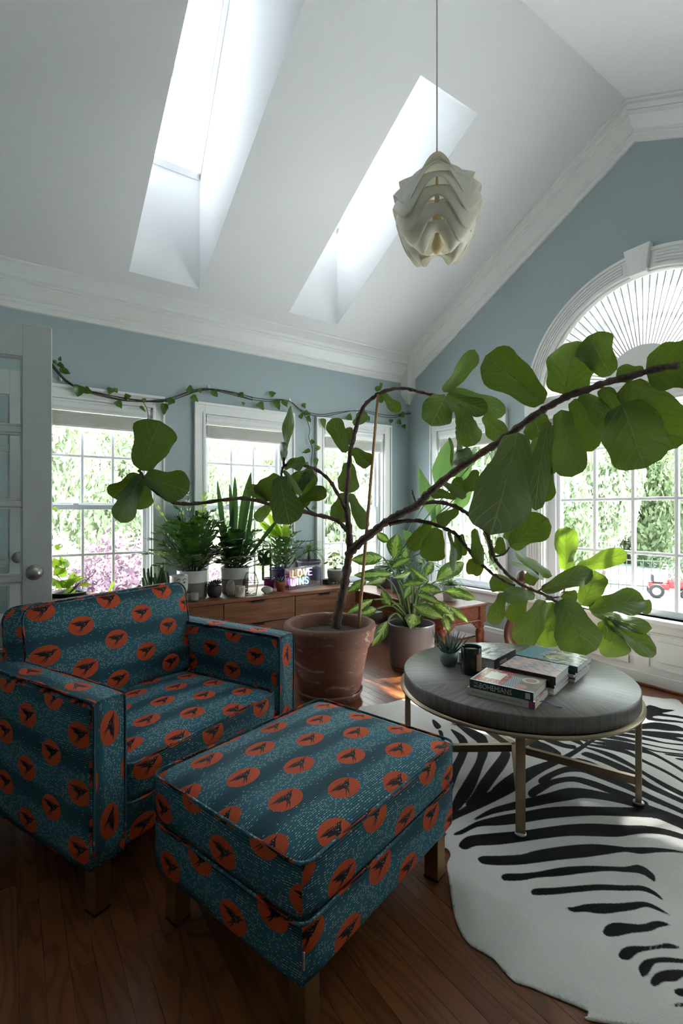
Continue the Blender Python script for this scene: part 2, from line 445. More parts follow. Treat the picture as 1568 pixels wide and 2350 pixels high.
# gable wall with the arched window
AC, AZ, ARI, ARO = 1.662, 2.10, .755, .895      # arch centre, spring height, inner / outer casing radius
ASILL = .47
def gable():
    mb = MB(); br = [YS - TW, YS, YR, Y0, Y0 + TW]
    hs = [(a + CW, b - CW, ZS, ZH) for a, b in WIN_R]
    for h in hs: br += [h[0], h[1]]
    n = 40; br += [AC - ARI * math.cos(PI * k / n) for k in range(n + 1)]
    br = sorted(set(round(x, 5) for x in br))
    def col(y0, y1, f0, f1):
        o = []
        for X in (X0, X0 + TW): o += [(X, y0, f0(y0)), (X, y1, f0(y1)), (X, y1, f1(y1)), (X, y0, f1(y0))]
        k = mb.addv(o)
        for f in ((0, 1, 2, 3), (7, 6, 5, 4), (0, 4, 5, 1), (3, 2, 6, 7), (0, 3, 7, 4), (1, 5, 6, 2)): mb.face([k + i for i in f])
    cl = lambda y: zceil(min(max(y, YS), Y0)) + .03
    for i in range(len(br) - 1):
        y0, y1 = br[i], br[i + 1]; yc = (y0 + y1) / 2
        h = next((h for h in hs if h[0] < yc < h[1]), None)
        if h: col(y0, y1, lambda y: -.05, lambda y: h[2]); col(y0, y1, lambda y: h[3], cl)
        elif abs(yc - AC) < ARI:
            col(y0, y1, lambda y: -.05, lambda y: ASILL)
            col(y0, y1, lambda y: AZ + math.sqrt(max(0, ARI ** 2 - (y - AC) ** 2)), cl)
        else: col(y0, y1, lambda y: -.05, cl)
    return mb
struct('wall_right', gable(), WALL)
struct('wall_back', MB().box((XW - TW, YS - TW, -.05), (X0 + TW, YS, ZC + .02)), WALL)
# wall at the door side: opening for the pair of glazed doors, plain hall beyond
mb = MB(); DO0, DO1, DOZ = 2.72, 3.62, 2.06
mb.box((XW - TW, YS, -.05), (XW, DO0, ZC + .02)).box((XW - TW, DO1, -.05), (XW, Y0, ZC + .02)).box((XW - TW, DO0, DOZ), (XW, DO1, ZC + .02))
mb.prism([(YS, ZC), (Y0, ZC), (YR, ZR + .03)], XW - TW, XW, lambda a, b, h: (h, a, b))
struct('wall_door_side', mb, WALL)
struct('wall_hall', MB().box((-2.3, 2.3, -.05), (-2.2, 4.1, 2.6)).box((-2.3, 2.2, -.05), (XW - TW, 2.3, 2.6)).box((-2.3, 4.06, -.05), (XW - TW, 4.16, 2.6)).box((-2.3, 2.2, 2.6), (XW - TW, 4.16, 2.7)).box((-2.3, 2.2, -.1), (XW - TW, 4.16, -.05)), WALL)

# ---------------------------------------------------------------- ceiling with two skylight wells
SKX = [(.722, 1.240), (2.028, 2.532)]; SKY0, SKY1 = 2.15, 3.803
ZG, SG = 3.785, 1.4; _n = math.hypot(1, SG); SE = Vector((0, -1 / _n, SG / _n)); SN = Vector((0, SG / _n, 1 / _n)); SLEN = 1.25
mb = MB()
xb = [XW - TW, SKX[0][0], SKX[0][1], SKX[1][0], SKX[1][1], X0 + TW]; yb = [YR, SKY0, SKY1, Y0 + TW]
for i in range(5):
    for j in range(3):
        if i in (1, 3) and j == 1: continue
        q = [(xb[i], yb[j]), (xb[i + 1], yb[j]), (xb[i + 1], yb[j + 1]), (xb[i], yb[j + 1])]
        mb.quad(*[(x, y, ZC + SL * (Y0 - y)) for x, y in q])
mb.quad((XW - TW, YR, ZR), (X0 + TW, YR, ZR), (X0 + TW, YS - TW, ZC - SL * TW), (XW - TW, YS - TW, ZC - SL * TW))
def sp(x, l, n=0.0): return Vector((x, SKY1, ZG)) + SE * l + SN * n
for (a, b) in SKX:
    zl, zu = zceil(SKY1), zceil(SKY0); T = sp(a, SLEN); 
    for x in (a, b): mb.quad((x, SKY1, zl), (x, SKY0, zu), (x, T.y, T.z), (x, SKY1, ZG))
    mb.quad((a, SKY1, zl), (b, SKY1, zl), (b, SKY1, ZG), (a, SKY1, ZG))
    mb.quad((a, SKY0, zu), (b, SKY0, zu), (b, T.y, T.z), (a, T.y, T.z))
struct('ceiling', mb, CEIL)
PLEAT = NT('pleated_shade')
_c = PLEAT.mix(.5, srgb(238, 240, 246), srgb(228, 232, 242)); _tl = PLEAT.n('ShaderNodeBsdfTranslucent', {'Color': (.9, .92, .97, 1)}).outputs[0]
_df = PLEAT.n('ShaderNodeBsdfDiffuse', {'Color': (.85, .86, .9, 1)}).outputs[0]
PLEAT = PLEAT.done(PLEAT.n('ShaderNodeMixShader', {0: .5, 1: _df, 2: _tl}).outputs[0])
METALG = plain('grey_metal', (.45, .45, .46), .35, .9)
for k, (a, b) in enumerate(SKX):
    root = struct('window_%d' % (5 + k))
    def sbar(mb, x0, x1, l0, l1, n0, n1, M=None):
        P = [sp(x, l, n) for n in (n0, n1) for (x, l) in ((x0, l0), (x1, l0), (x1, l1), (x0, l1))]
        if M is not None: P = [M @ p for p in P]
        i = mb.addv(P)
        for f in ((0, 3, 2, 1), (4, 5, 6, 7), (0, 1, 5, 4), (1, 2, 6, 5), (2, 3, 7, 6), (3, 0, 4, 7)): mb.face([i + q for q in f])
    mb = MB(); sbar(mb, a, b, -.005, .045, -.01, .07); sbar(mb, a, b, SLEN - .045, SLEN, -.01, .07); sbar(mb, a, a + .03, 0, SLEN, -.01, .07); sbar(mb, b - .03, b, 0, SLEN, -.01, .07)
    sbar(mb, b - .045, b - .03, 0, SLEN, .02, .07); sbar(mb, a + .03, a + .045, 0, SLEN, .02, .07)
    obj('frame', mb, VINYL, root, bevel=.004)
    hinge = sp(0, SLEN - .03, .06); Mh = Matrix.Translation(hinge) @ Matrix.Rotation(math.radians(5.5), 4, 'X') @ Matrix.Translation(-hinge)
    s0, s1 = a + .05, b - .05
    mb = MB(); sbar(mb, s0, s1, .05, .115, .02, .06, Mh); sbar(mb, s0, s1, SLEN - .1, SLEN - .05, .02, .06, Mh); sbar(mb, s0, s0 + .055, .05, SLEN - .05, .02, .06, Mh); sbar(mb, s1 - .055, s1, .05, SLEN - .05, .02, .06, Mh)
    s = obj('sash', mb, VINYL, root, bevel=.004)
    mb = MB(); sbar(mb, s0 + .05, s1 - .05, .1, SLEN - .09, .04, .045, Mh); obj('pane', mb, GLASS, s)
    mb = MB(); cx = (s0 + s1) / 2 - .02; mb.tube([Mh @ sp(cx, .08, .0), Mh @ sp(cx, .02, -.02), sp(cx - .01, .012, -.03)], .006, 6); sbar(mb, cx - .02, cx + .02, .06, .1, .005, .02, Mh)
    obj('opener', mb, VINYL, root)
    if k == 0:
        sh = thing('skylight_shade', 'white pleated shade half closed in the nearer skylight', 'shade', sp((s0 + s1) / 2, .6, 0))
        mb = MB(); rows = []; N = 40
        for i in range(N + 1):
            l = lerp(.60, SLEN - .1, i / N); rows.append([Mh @ sp(x, l, .012 + (.006 if i % 2 else -.006)) for x in (s0 + .055, s1 - .055)])
        mb.strip(rows, smooth=False); obj('pleats', mb, PLEAT, sh, world=True)
        mb = MB(); sbar(mb, s0 + .052, s1 - .052, .54, .61, .0, .022, Mh); obj('bottom_bar', mb, VINYL, sh, world=True, bevel=.004)

# ---------------------------------------------------------------- crown, rake, corner drop, baseboards
CP = [(0, .215), (.020, .215), (.020, .178), (.032, .176), (.036, .169), (.032, .162), (.032, .152), (.046, .148), (.062, .130), (.080, .104), (.094, .084), (.094, .074), (.108, .072), (.112, .064), (.106, .056), (.122, .050), (.128, .034), (.126, .014), (.142, .012), (.142, -.03), (0, -.03)]
mb = MB(); mb.prism(CP, XW, X0, lambda a, b, h: (h, Y0 - a, ZC - b - SL * 0 + min(0, 0) + (SL * a if b < .025 else SL * a * .3)))
struct('trim_1', mb, TRIM)
def rake(y0, y1):
    mb = MB(); mb.prism(CP, y0, y1, lambda a, b, h: (X0 - a, h, zceil(h) - b * 1.127)); return mb
struct('trim_2', rake(YR, Y0), TRIM); struct('trim_3', rake(YS, YR), TRIM)
mb = MB(); s = .115
mb.box((X0 - s, Y0 - s, 2.46), (X0, Y0, ZC + .05))
b = mb.addv([(X0 - s, Y0 - s, 2.46), (X0, Y0 - s, 2.46), (X0, Y0, 2.46), (X0 - s, Y0, 2.46), (X0 - .028, Y0 - .028, 2.375), (X0, Y0 - .028, 2.375), (X0, Y0, 2.375), (X0 - .028, Y0, 2.375)])
for f in ((0, 1, 5, 4), (3, 0, 4, 7), (4, 5, 6, 7)): mb.face([b + i for i in f])
mb.box((X0 - .036, Y0 - .036, 2.362), (X0, Y0, 2.378)); mb.box((X0 - s + .02, Y0 - s + .02, 2.60), (X0, Y0, ZC + .05))
struct('trim_4', mb, TRIM)
BP = [(0, 0), (.016, 0), (.016, .10), (.012, .112), (.010, .132), (.004, .140), (0, .140)]
def base(name, mp, a0, a1): struct(name, MB().prism(BP, a0, a1, lambda a, b, h: mp(h, a, b)), TRIM)
base('baseboard_left', mapL, XW, X0); base('baseboard_right', mapR, YS, AC - ARO); base('baseboard_right_far', mapR, AC + ARO, Y0)

# ---------------------------------------------------------------- arched window with fluted surround
root = struct('window_7')
def arcpt(r, a, o): return mapR(AC + r * math.cos(a), o, AZ + r * math.sin(a))
def arc_band(mb, r0, r1, o0, o1, a0, a1, n=36):
    rows = []
    for k in range(n + 1):
        a = lerp(a0, a1, k / n); rows.append([arcpt(r0, a, o0), arcpt(r0, a, o1), arcpt(r1, a, o1), arcpt(r1, a, o0)])
    mb.strip(rows, smooth=False, close=True, uv=False)
    i = len(mb.v) - len(rows) * 4
    mb.face((i, i + 1, i + 2, i + 3)); j = len(mb.v) - 4; mb.face((j + 3, j + 2, j + 1, j))
ks = .085
for a0, a1 in ((0, PI / 2 - ks), (PI / 2 + ks, PI)):
    mb = MB(); arc_band(mb, ARI, ARO, 0, .018, a0, a1); arc_band(mb, ARO - .02, ARO, .018, .03, a0, a1); arc_band(mb, ARI, ARI + .022, .018, .03, a0, a1)
    o = obj('arch_casing', mb, TRIM, root)
    for k in range(4):
        r = lerp(ARI + .034, ARO - .046, k / 3); mb = MB(); arc_band(mb, r, r + .011, .018, .026, a0 + .05, a1 - .05); obj('reed', mb, TRIM, o)
mb = MB(); mb.prism([(-.058, ARI - .02), (.058, ARI - .02), (.088, ARO + .03), (-.088, ARO + .03)], 0, .055, lambda a, b, h: mapR(AC + a, h, AZ + b)); obj('keystone', mb, TRIM, root, bevel=.005)
for s in (-1, 1):
    e0, e1 = sorted((AC + s * ARI, AC + s * ARO))
    mb = mbox(mapR, e0 - .008, e1 + .008, 0, .036, AZ - .11, AZ + .012); obj('plinth_block', mb, TRIM, root, bevel=.004)
    mb = mbox(mapR, e0, e1, 0, .018, .0, AZ - .11); o = obj('pilaster', mb, TRIM, root)
    for k in range(5):
        a = lerp(e0 + .022, e1 - .022, k / 4); obj('reed', mbox(mapR, a - .0065, a + .0065, .018, .026, .30, AZ - .15), TRIM, o, bevel=.003)
# reveal, rail at spring line, sashes
mb = MB(); arc_band(mb, ARI - .012, ARI + .004, -TW + .01, .002, 0, PI)
mbox(mapR, AC - ARI - .004, AC - ARI + .012, -TW + .01, .002, ASILL, AZ, mb); mbox(mapR, AC + ARI - .012, AC + ARI + .004, -TW + .01, .002, ASILL, AZ, mb)
obj('jamb', mb, TRIM, root)
obj('spring_rail', mbox(mapR, AC - ARI, AC + ARI, -.12, -.03, AZ - .075, AZ + .035), TRIM, root, bevel=.006)
obj('sill', mbox(mapR, AC - ARO - .03, AC + ARO + .03, -TW + .02, .075, ASILL - .035, ASILL), TRIM, root, bevel=.008)
g0, g1 = 1.027, 2.298; zs = [.52, .898, 1.284, 1.672, 2.02]
mb = MB(); mbox(mapR, AC - ARI, g0, -.11, -.06, ASILL, AZ - .07, mb); mbox(mapR, g1, AC + ARI, -.11, -.06, ASILL, AZ - .07, mb); mbox(mapR, g0, g1, -.11, -.06, ASILL, zs[0], mb)
mbox(mapR, g1 + .03, g1 + .045, -.06, -.045, ASILL, AZ - .07, mb)
fr = obj('frame', mb, VINYL, root, bevel=.004)
ms = [1.187, 1.465, 1.743, 2.021]
for a in ms: obj('muntin', mbox(mapR, a - .013, a + .013, -.098, -.068, zs[0], AZ - .07), VINYL, fr, bevel=.005)
for z in zs[1:-1]: obj('muntin', mbox(mapR, g0, g1, -.097, -.069, z - .012, z + .012), VINYL, fr, bevel=.005)
for i, (p, q) in enumerate(zip([g0] + ms, ms + [g1])):
    for j in range(4): obj('pane', mbox(mapR, p, q, -.085, -.081, zs[j], zs[j + 1]), GLASS, fr)
mb = MB(); mb.prism([((ARI - .02) * math.cos(PI * k / 24), (ARI - .02) * math.sin(PI * k / 24)) for k in range(25)], -.105, -.101, lambda a, b, h: mapR(AC + a, h, AZ + b)); obj('pane', mb, GLASS, root)
for a in (PI * .25, PI * .5, PI * .75):
    mb = MB(); P0, P1 = arcpt(.28, a, -.10), arcpt(ARI - .01, a, -.10); mb.tube([P0, P1], .011, 6); obj('muntin', mb, VINYL, root)
mb = MB(); arc_band(mb, .50, .522, -.108, -.09, 0, PI); obj('muntin', mb, VINYL, root)
blind(mapR, AC - ARI + .03, AC + ARI - .03, 'wide white slatted blind raised on the arched window', 1.735, AZ - .075, -.045)
# fan of pleated shade in the arch
FAN = NT('fan_shade')
_d1 = FAN.n('ShaderNodeBsdfDiffuse', {'Color': (.93, .93, .93, 1)}).outputs[0]; _t1 = FAN.n('ShaderNodeBsdfTranslucent', {'Color': (.95, .95, .95, 1)}).outputs[0]
FAN = FAN.done(FAN.n('ShaderNodeMixShader', {0: .10, 1: _d1, 2: _t1}).outputs[0])
PLEATLN = plain('pleat_shade_line', srgb(176, 178, 180), .6)  # grey colour stands in for the shade in the creases between pleats
fan = thing('sunburst_shade', 'white sunburst pleated shade filling the arch with half-round hub', 'shade', mapR(AC, -.03, AZ))
mb = MB(); n = 46; FR = ARI - .014
for k in range(n):
    a0, a1 = PI * k / n, PI * (k + 1) / n
    rows = [[arcpt(r, lerp(a0, a1, f), -.055 + (.016 * r / FR) * (1 if i == 1 else 0)) for r in (.24, FR)] for i, f in enumerate((0, .82, 1.0))]
    mb.strip(rows, smooth=False, uv=False)
obj('pleats', mb, FAN, fan, world=True)
for k in range(1, n): obj('rib', MB().tube([arcpt(.25, PI * k / n, -.040), arcpt(FR - .004, PI * k / n, -.034)], .003, 5), PLEATLN, fan, world=True)  # thin grey tubes added to draw the shaded pleat lines
mb = MB(); arc_band(mb, .012, .262, -.05, -.022, 0, PI, 28); obj('hub', mb, TRIM, fan, world=True, bevel=.004)
# panelled apron under the arched window
mb = mbox(mapR, AC - ARI, AC + ARI, 0, .02, 0, ASILL - .035); pan = obj('apron_panel', mb, TRIM, root)
for c in (-.37, .37):
    mb = MB()
    for (a0, a1, z0, z1) in ((c - .31, c + .31, .36, .372), (c - .31, c + .31, .128, .14), (c - .31, c - .298, .128, .372), (c + .298, c + .31, .128, .372)): mbox(mapR, AC + a0, AC + a1, .02, .032, z0, z1, mb)
    o = obj('panel_moulding', mb, TRIM, root, bevel=.004)
    mb = mbox(mapR, AC + c - .25, AC + c + .25, .02, .029, .18, .32); obj('raised_panel', mb, TRIM, root, bevel=.008)
obj('base_moulding', mbox(mapR, AC - ARI, AC + ARI, .02, .036, 0, .09), TRIM, root, bevel=.005)
obj('shoe_moulding', mbox(mapR, AC - ARI, AC + ARI, .036, .052, 0, .02), FLOORM, root, bevel=.006)

# ---------------------------------------------------------------- glazed doors
DOORM = plain('door_paint', srgb(216, 218, 216), .35, var=.02, vscale=6, bump=.03, bscale=70)
NICKEL = plain('satin_nickel', (.42, .40, .38), .32, 1.0, var=.05)
def glazed_door(edge, ang, label):
    """edge: foot of the free edge; local +x runs from free edge to the hinge"""
    t = thing('glazed_door', label, 'door', edge, ang, 'glazed inner doors')
    W, Hh, th = .80, 2.03, .044; st = .112; z0 = .015
    mb = MB(); mb.box((0, -th / 2, z0), (st, th / 2, Hh)).box((W - st, -th / 2, z0), (W, th / 2, Hh)); obj('stile', mb, DOORM, t, bevel=.002)
    mb = MB(); mb.box((st, -th / 2, Hh - .145), (W - st, th / 2, Hh)).box((st, -th / 2, z0), (W - st, th / 2, .24)); obj('rail', mb, DOORM, t, bevel=.002)
    gz = [.24, .565, .895, 1.23, 1.56, Hh - .145]; gx = [st, W / 2, W - st]
    for z in gz[1:-1]: obj('muntin', MB().box((st, -.016, z - .016), (W - st, .016, z + .016)), DOORM, t, bevel=.006)
    obj('muntin', MB().box((W / 2 - .016, -.0155, .24), (W / 2 + .016, .0155, Hh - .145)), DOORM, t, bevel=.006)
    for i in range(2):
        for j in range(5):
            obj('pane', MB().box((gx[i], -.002, gz[j]), (gx[i + 1], .002, gz[j + 1])), GLASS, t)
            mb = MB(); a0, a1, b0, b1 = gx[i], gx[i + 1], gz[j], gz[j + 1]; e = .009
            a0 += .0 if i == 0 else .016; a1 -= .016 if i == 0 else 0; b0 += .016 if j else 0; b1 -= .016 if j < 4 else 0
            for s in (-1, 1):
                y0, y1 = sorted((s * .003, s * .014))
                mb.box((a0, y0, b0), (a1, y1, b0 + e)).box((a0, y0, b1 - e), (a1, y1, b1)).box((a0, y0, b0 + e), (a0 + e, y1, b1 - e)).box((a1 - e, y0, b0 + e), (a1, y1, b1 - e))
            obj('glazing_bead', mb, DOORM, t)
    for s in (-1, 1):
        M = Matrix.Translation((.066, s * th / 2, .924)) @ Matrix.Rotation(-s * PI / 2, 4, 'X') if s > 0 else Matrix.Translation((.066, -th / 2, .924)) @ Matrix.Rotation(PI / 2, 4, 'X')
        mb = MB().lathe([(.0, 0), (.032, 0), (.033, .004), (.028, .009), (.013, .012), (.011, .028), (.02, .034), (.0285, .042), (.0305, .052), (.027, .063), (.016, .0705), (.0, .072)], 28, mat=M)
        obj('knob', mb, NICKEL, t)
    obj('latch_plate', MB().box((-.0012, -.012, .87), (.0, .012, .98)), NICKEL, t)
    return t
glazed_door((.165, 2.607, 0), PI - math.radians(5.6), 'white glazed door standing open behind the patterned armchair')
glazed_door((.118, 3.50, 0), PI - math.radians(5.6), 'second white glazed door seen through the panes of the first door')
# ================================================================== upholstery: swallows in orange ovals
def _fabric():
    t = NT('swallow_fabric'); uv = t.uv(); u, v, _ = t.sep(uv)
    # fine ribs and broad dark bands in the weave print
    wob = t.mul(t.M('SINE', t.add(t.mul(u, 23.0), t.mul(v, 61.0))), .0010)
    vv = t.add(v, wob)
    rib = t.M('FRACT', t.mul(vv, 1 / 0.0056)); line = t.ss(t.M('ABSOLUTE', t.sub(rib, .5)), .20, .34)
    band = t.noise(t.comb(t.mul(u, .8), t.mul(v, 11.0), 0.0), 1.0, 1, .5)
    band2 = t.ss(t.M('SINE', t.add(t.mul(v, 39.0), t.mul(t.M('SINE', t.mul(u, 4.1)), .6))), -.2, 1.0)
    teal = t.mix(band, srgb(44, 104, 124), srgb(74, 136, 154)); dark = srgb(12, 28, 38)
    c = t.mix(t.mul(line, t.add(.55, t.mul(band2, .42))), teal, dark)
    c = t.mix(t.mul(band2, .32), c, srgb(17, 34, 48))
    # pale woven dashes
    row = t.M('FLOOR', t.mul(vv, 1 / 0.0056)); h = t.M('FRACT', t.mul(t.M('SINE', t.mul(row, 12.9898)), 43758.5))
    du = t.add(t.mul(u, 1 / .0092), t.mul(h, 17.0)); cell = t.M('FLOOR', du); fr = t.M('FRACT', du)
    r2 = t.M('FRACT', t.M('ABSOLUTE', t.mul(t.M('SINE', t.add(t.mul(cell, 78.233), t.mul(row, 37.719))), 43758.5)))
    dash = t.mul(t.mul(t.M('LESS_THAN', fr, .62), t.M('GREATER_THAN', r2, t.add(.56, t.mul(band2, .42)))), t.M('LESS_THAN', t.M('ABSOLUTE', t.sub(rib, .5)), .24))
    c = t.mix(t.mul(dash, .75), c, srgb(182, 200, 196))
    # staggered lattice of ovals
    PU, PV = .276, .168
    def cell_uv(ou, ov):
        a = t.mul(t.sub(t.M('FRACT', t.add(t.mul(u, 1 / PU), ou)), .5), PU); b = t.mul(t.sub(t.M('FRACT', t.add(t.mul(v, 1 / PV), ov)), .5), PV); return a, b
    a1, b1 = cell_uv(0.0, 0.0); a2, b2 = cell_uv(.5, .5)
    RA, RB = .0515, .0385
    def sq(q): return t.mul(q, q)
    def ov(a, b): return t.add(sq(t.mul(a, 1 / RA)), sq(t.mul(b, 1 / RB)))
    o1, o2 = ov(a1, b1), ov(a2, b2); pick = t.M('LESS_THAN', o2, o1)
    a = t.add(t.mul(a1, t.sub(1.0, pick)), t.mul(a2, pick)); b = t.add(t.mul(b1, t.sub(1.0, pick)), t.mul(b2, pick)); oo = t.mn(o1, o2)
    oval = t.sub(1.0, t.ss(oo, .94, 1.04))
    x, y = t.mul(a, 1 / .0435), t.mul(b, 1 / .0435)
    def tri(p, q, r):     # inside if all half planes < 0
        out = None
        if (q[0] - p[0]) * (r[1] - p[1]) - (q[1] - p[1]) * (r[0] - p[0]) < 0: q, r = r, q
        for (A, B) in ((p, q), (q, r), (r, p)):
            nx_, ny_ = (B[1] - A[1]), -(B[0] - A[0]); L = math.hypot(nx_, ny_); nx_ /= L; ny_ /= L; k = -(nx_ * A[0] + ny_ * A[1])
            e = t.add(t.add(t.mul(x, nx_), t.mul(y, ny_)), k); out = e if out is None else t.mx(out, e)
        return out
    def disc(cx_, cy_, r): return t.sub(t.M('SQRT', t.add(sq(t.sub(x, cx_)), sq(t.sub(y, cy_)))), r)
    def ell(cx_, cy_, ra, rb, an):
        dx, dy = t.sub(x, cx_), t.sub(y, cy_); ca, sa = math.cos(an), math.sin(an)
        p = t.mul(t.add(t.mul(dx, ca), t.mul(dy, sa)), 1 / ra); q = t.mul(t.sub(t.mul(dy, ca), t.mul(dx, sa)), 1 / rb)
        return t.mul(t.sub(t.M('SQRT', t.add(t.mul(p, p), t.mul(q, q))), 1.0), rb)
    shapes = [ell(.28, .03, .46, .165, .62), disc(.60, .27, .125),
              tri((1.0, .36), (.66, .20), (.66, .34)),                               # beak
              tri((.50, .30), (-.92, .34), (.02, -.02)), tri((.52, .36), (-.20, .42), (-.92, .34)) , tri((.50, .30), (-.66, .10), (.02, -.06)),   # wing
              tri((.12, -.02), (-.62, -.66), (-.02, -.26)), tri((.10, -.12), (-.34, -.70), (.10, -.30))]                                       # forked tail
    d = shapes[0]
    for q in shapes[1:]: d = t.mn(d, q)
    bird = t.mul(t.sub(1.0, t.ss(d, -.012, .02)), oval)
    # pale specks on breast and wing
    vo = t.n('ShaderNodeTexVoronoi', {'Vector': t.comb(x, t.mul(y, 1.0), 0.0), 'Scale': 9.5}, distance='EUCLIDEAN').outputs['Distance']
    sp_ = t.mul(t.M('LESS_THAN', vo, .26), t.mul(t.M('GREATER_THAN', x, -.05), t.M('LESS_THAN', x, .48)))
    eye = t.M('LESS_THAN', disc(.62, .29, .032), 0.0)
    c = t.mix(oval, c, srgb(204, 81, 43))
    c = t.mix(bird, c, srgb(38, 22, 32)); c = t.mix(t.mul(t.mx(sp_, eye), t.mul(bird, .85)), c, srgb(214, 178, 166))
    hgt = t.add(t.mul(line, -.04), t.noise(t.scale(uv, (5, 7, 0)), 1.0, 2))
    nrm = t.bump(hgt, .18, .03)
    return t.done(t.bsdf(c, .72, 0, nrm, Specular_IOR_Level=.3))
FABRIC = _fabric()
BRASS = plain('brushed_brass', srgb(158, 130, 90), .42, 1.0, var=.08, vscale=30, bump=.04, bscale=200)
ZIPM = plain('zip_pull', (.55, .56, .58), .3, .9)

def cushion_mesh(name, sx, sy, z0, z1, r=.03, crown=.02, n=(12, 10, 5), uvo=(0, 0), puff=.008, sag=0.0):
    """soft rounded block with box UVs in metres; centre at origin in x,y"""
    bm = bmesh.new(); bmesh.ops.create_cube(bm, size=1)
    bmesh.ops.subdivide_edges(bm, edges=list(bm.edges), cuts=9, use_grid_fill=True)
    sz = z1 - z0
    for v in bm.verts:
        x, y, z = v.co.x * 2, v.co.y * 2, v.co.z * 2
        hx, hy, hz = sx / 2, sy / 2, sz / 2; p = Vector((x * hx, y * hy, z * hz)); 
        q = Vector((max(-hx + r, min(hx - r, p.x)), max(-hy + r, min(hy - r, p.y)), max(-hz + r, min(hz - r, p.z))))
        dlt = p - q
        if dlt.length > 1e-9: p = q + dlt.normalized() * r if abs(x) > .99 or abs(y) > .99 or abs(z) > .99 else p
        cx, cy_, cz = math.cos(x * PI / 2), math.cos(y * PI / 2), math.cos(z * PI / 2)
        k = abs(z) ** 6
        p.z += math.copysign(1, z) * crown * (max(0, cx) * max(0, cy_)) ** .6 * k * (1 if z > 0 else .1)
        p.x += math.copysign(1, x) * puff * max(0, cy_) * max(0, cz) * abs(x) ** 6; p.y += math.copysign(1, y) * puff * max(0, cx) * max(0, cz) * abs(y) ** 6
        p.z += z0 + hz; v.co = p
    uvl = bm.loops.layers.uv.new('UVMap')
    for f in bm.faces:
        f.smooth = True; nn = f.normal; f.normal_update(); nn = f.normal; ax = max(range(3), key=lambda i: abs(nn[i]) * (1, 1, 1.02)[i])
        for lp in f.loops:
            c = lp.vert.co
            if ax == 2: q = (c.x, c.y)
            elif ax == 0: q = (c.y * math.copysign(1, nn.x), c.z + .03)
            else: q = (-c.x * math.copysign(1, nn.y), c.z + .05)
            lp[uvl].uv = (q[0] + uvo[0], q[1] + uvo[1])
    me = bpy.data.meshes.new(name); bm.to_mesh(me); bm.free(); me.materials.append(FABRIC); return me
def loop_rect(sx, sy, z, r, n=5, crown=0.0):
    pts = []
    for (cx, cy_, a0) in ((sx / 2 - r, sy / 2 - r, 0), (-sx / 2 + r, sy / 2 - r, PI / 2), (-sx / 2 + r, -sy / 2 + r, PI), (sx / 2 - r, -sy / 2 + r, PI * 1.5)):
        for k in range(n + 1): a = a0 + PI / 2 * k / n; pts.append((cx + r * math.cos(a), cy_ + r * math.sin(a), z))
    return pts
def dense(pts, step=.04):
    out = []
    m = len(pts)
    for i in range(m):
        a, b = Vector(pts[i]), Vector(pts[(i + 1) % m]); k = max(1, int((b - a).length / step))
        for j in range(k): out.append(a.lerp(b, j / k))
    return out
def piping(pts, parent, closed=True, r=.0042, M=None):
    P = dense(pts) if closed else [Vector(p) for p in pts]
    if M is not None: P = [M @ p for p in P]
    mb = MB().tube(P, r, 6, closed=closed); n = len(P); d = 0.0
    for k, f in enumerate(mb.f): mb.uvs[k] = [((i // 6) * .028 + .04, (i % 6) * .003) for i in f]
    return obj('piping', mb, FABRIC, parent)
def boxleg(parent, x, y, z1, s=.05):
    o = obj('leg', MB().box((x - s / 2, y - s / 2, 0), (x + s / 2, y + s / 2, z1)), BRASS, parent, bevel=.002)
    obj('foot_pad', MB().box((x - s / 2 - .001, y - s / 2 - .001, 0), (x + s / 2 + .001, y + s / 2 + .001, .006)), plain('black_pad', (.01, .01, .01), .7) if 'pad' not in MATS else MATS['pad'], o)
    return o
MATS['pad'] = plain('black_pad', (.012, .012, .012), .7)

# ---------------------------------------------------------------- ottoman
ot = thing('ottoman', 'square ottoman in teal striped fabric with orange bird ovals on brass legs', 'ottoman', (.788, 1.318, 0), math.radians(17))
OW, OD = .735, .60
obj('base', cushion_mesh('base', OW, OD, .152, .300, .018, 0, uvo=(.07, .02), puff=.002), None, ot)
cu_ = obj('cushion', cushion_mesh('cushion', OW + .008, OD + .008, .292, .438, .030, .022, uvo=(.10, .035)), None, ot)
piping(loop_rect(OW + .004, OD + .004, .432, .034), cu_); piping(loop_rect(OW + .006, OD + .006, .300, .034), cu_)
for sx in (-1, 1):
    for sy in (-1, 1): boxleg(ot, sx * (OW / 2 - .055), sy * (OD / 2 - .045), .17)
obj('zip_pull', MB().rbox((-OW / 2 + .002, -OD / 2 - .003, .205), (-OW / 2 + .007, -OD / 2 + .002, .245), .002), ZIPM, cu_)

# ---------------------------------------------------------------- armchair
CA = math.radians(25)
ch = thing('armchair', 'boxy armchair in teal striped fabric with orange bird ovals and loose cushions', 'armchair', (.190, 1.568, 0), CA)
AWd, ADp = .985, .83; arm = .125
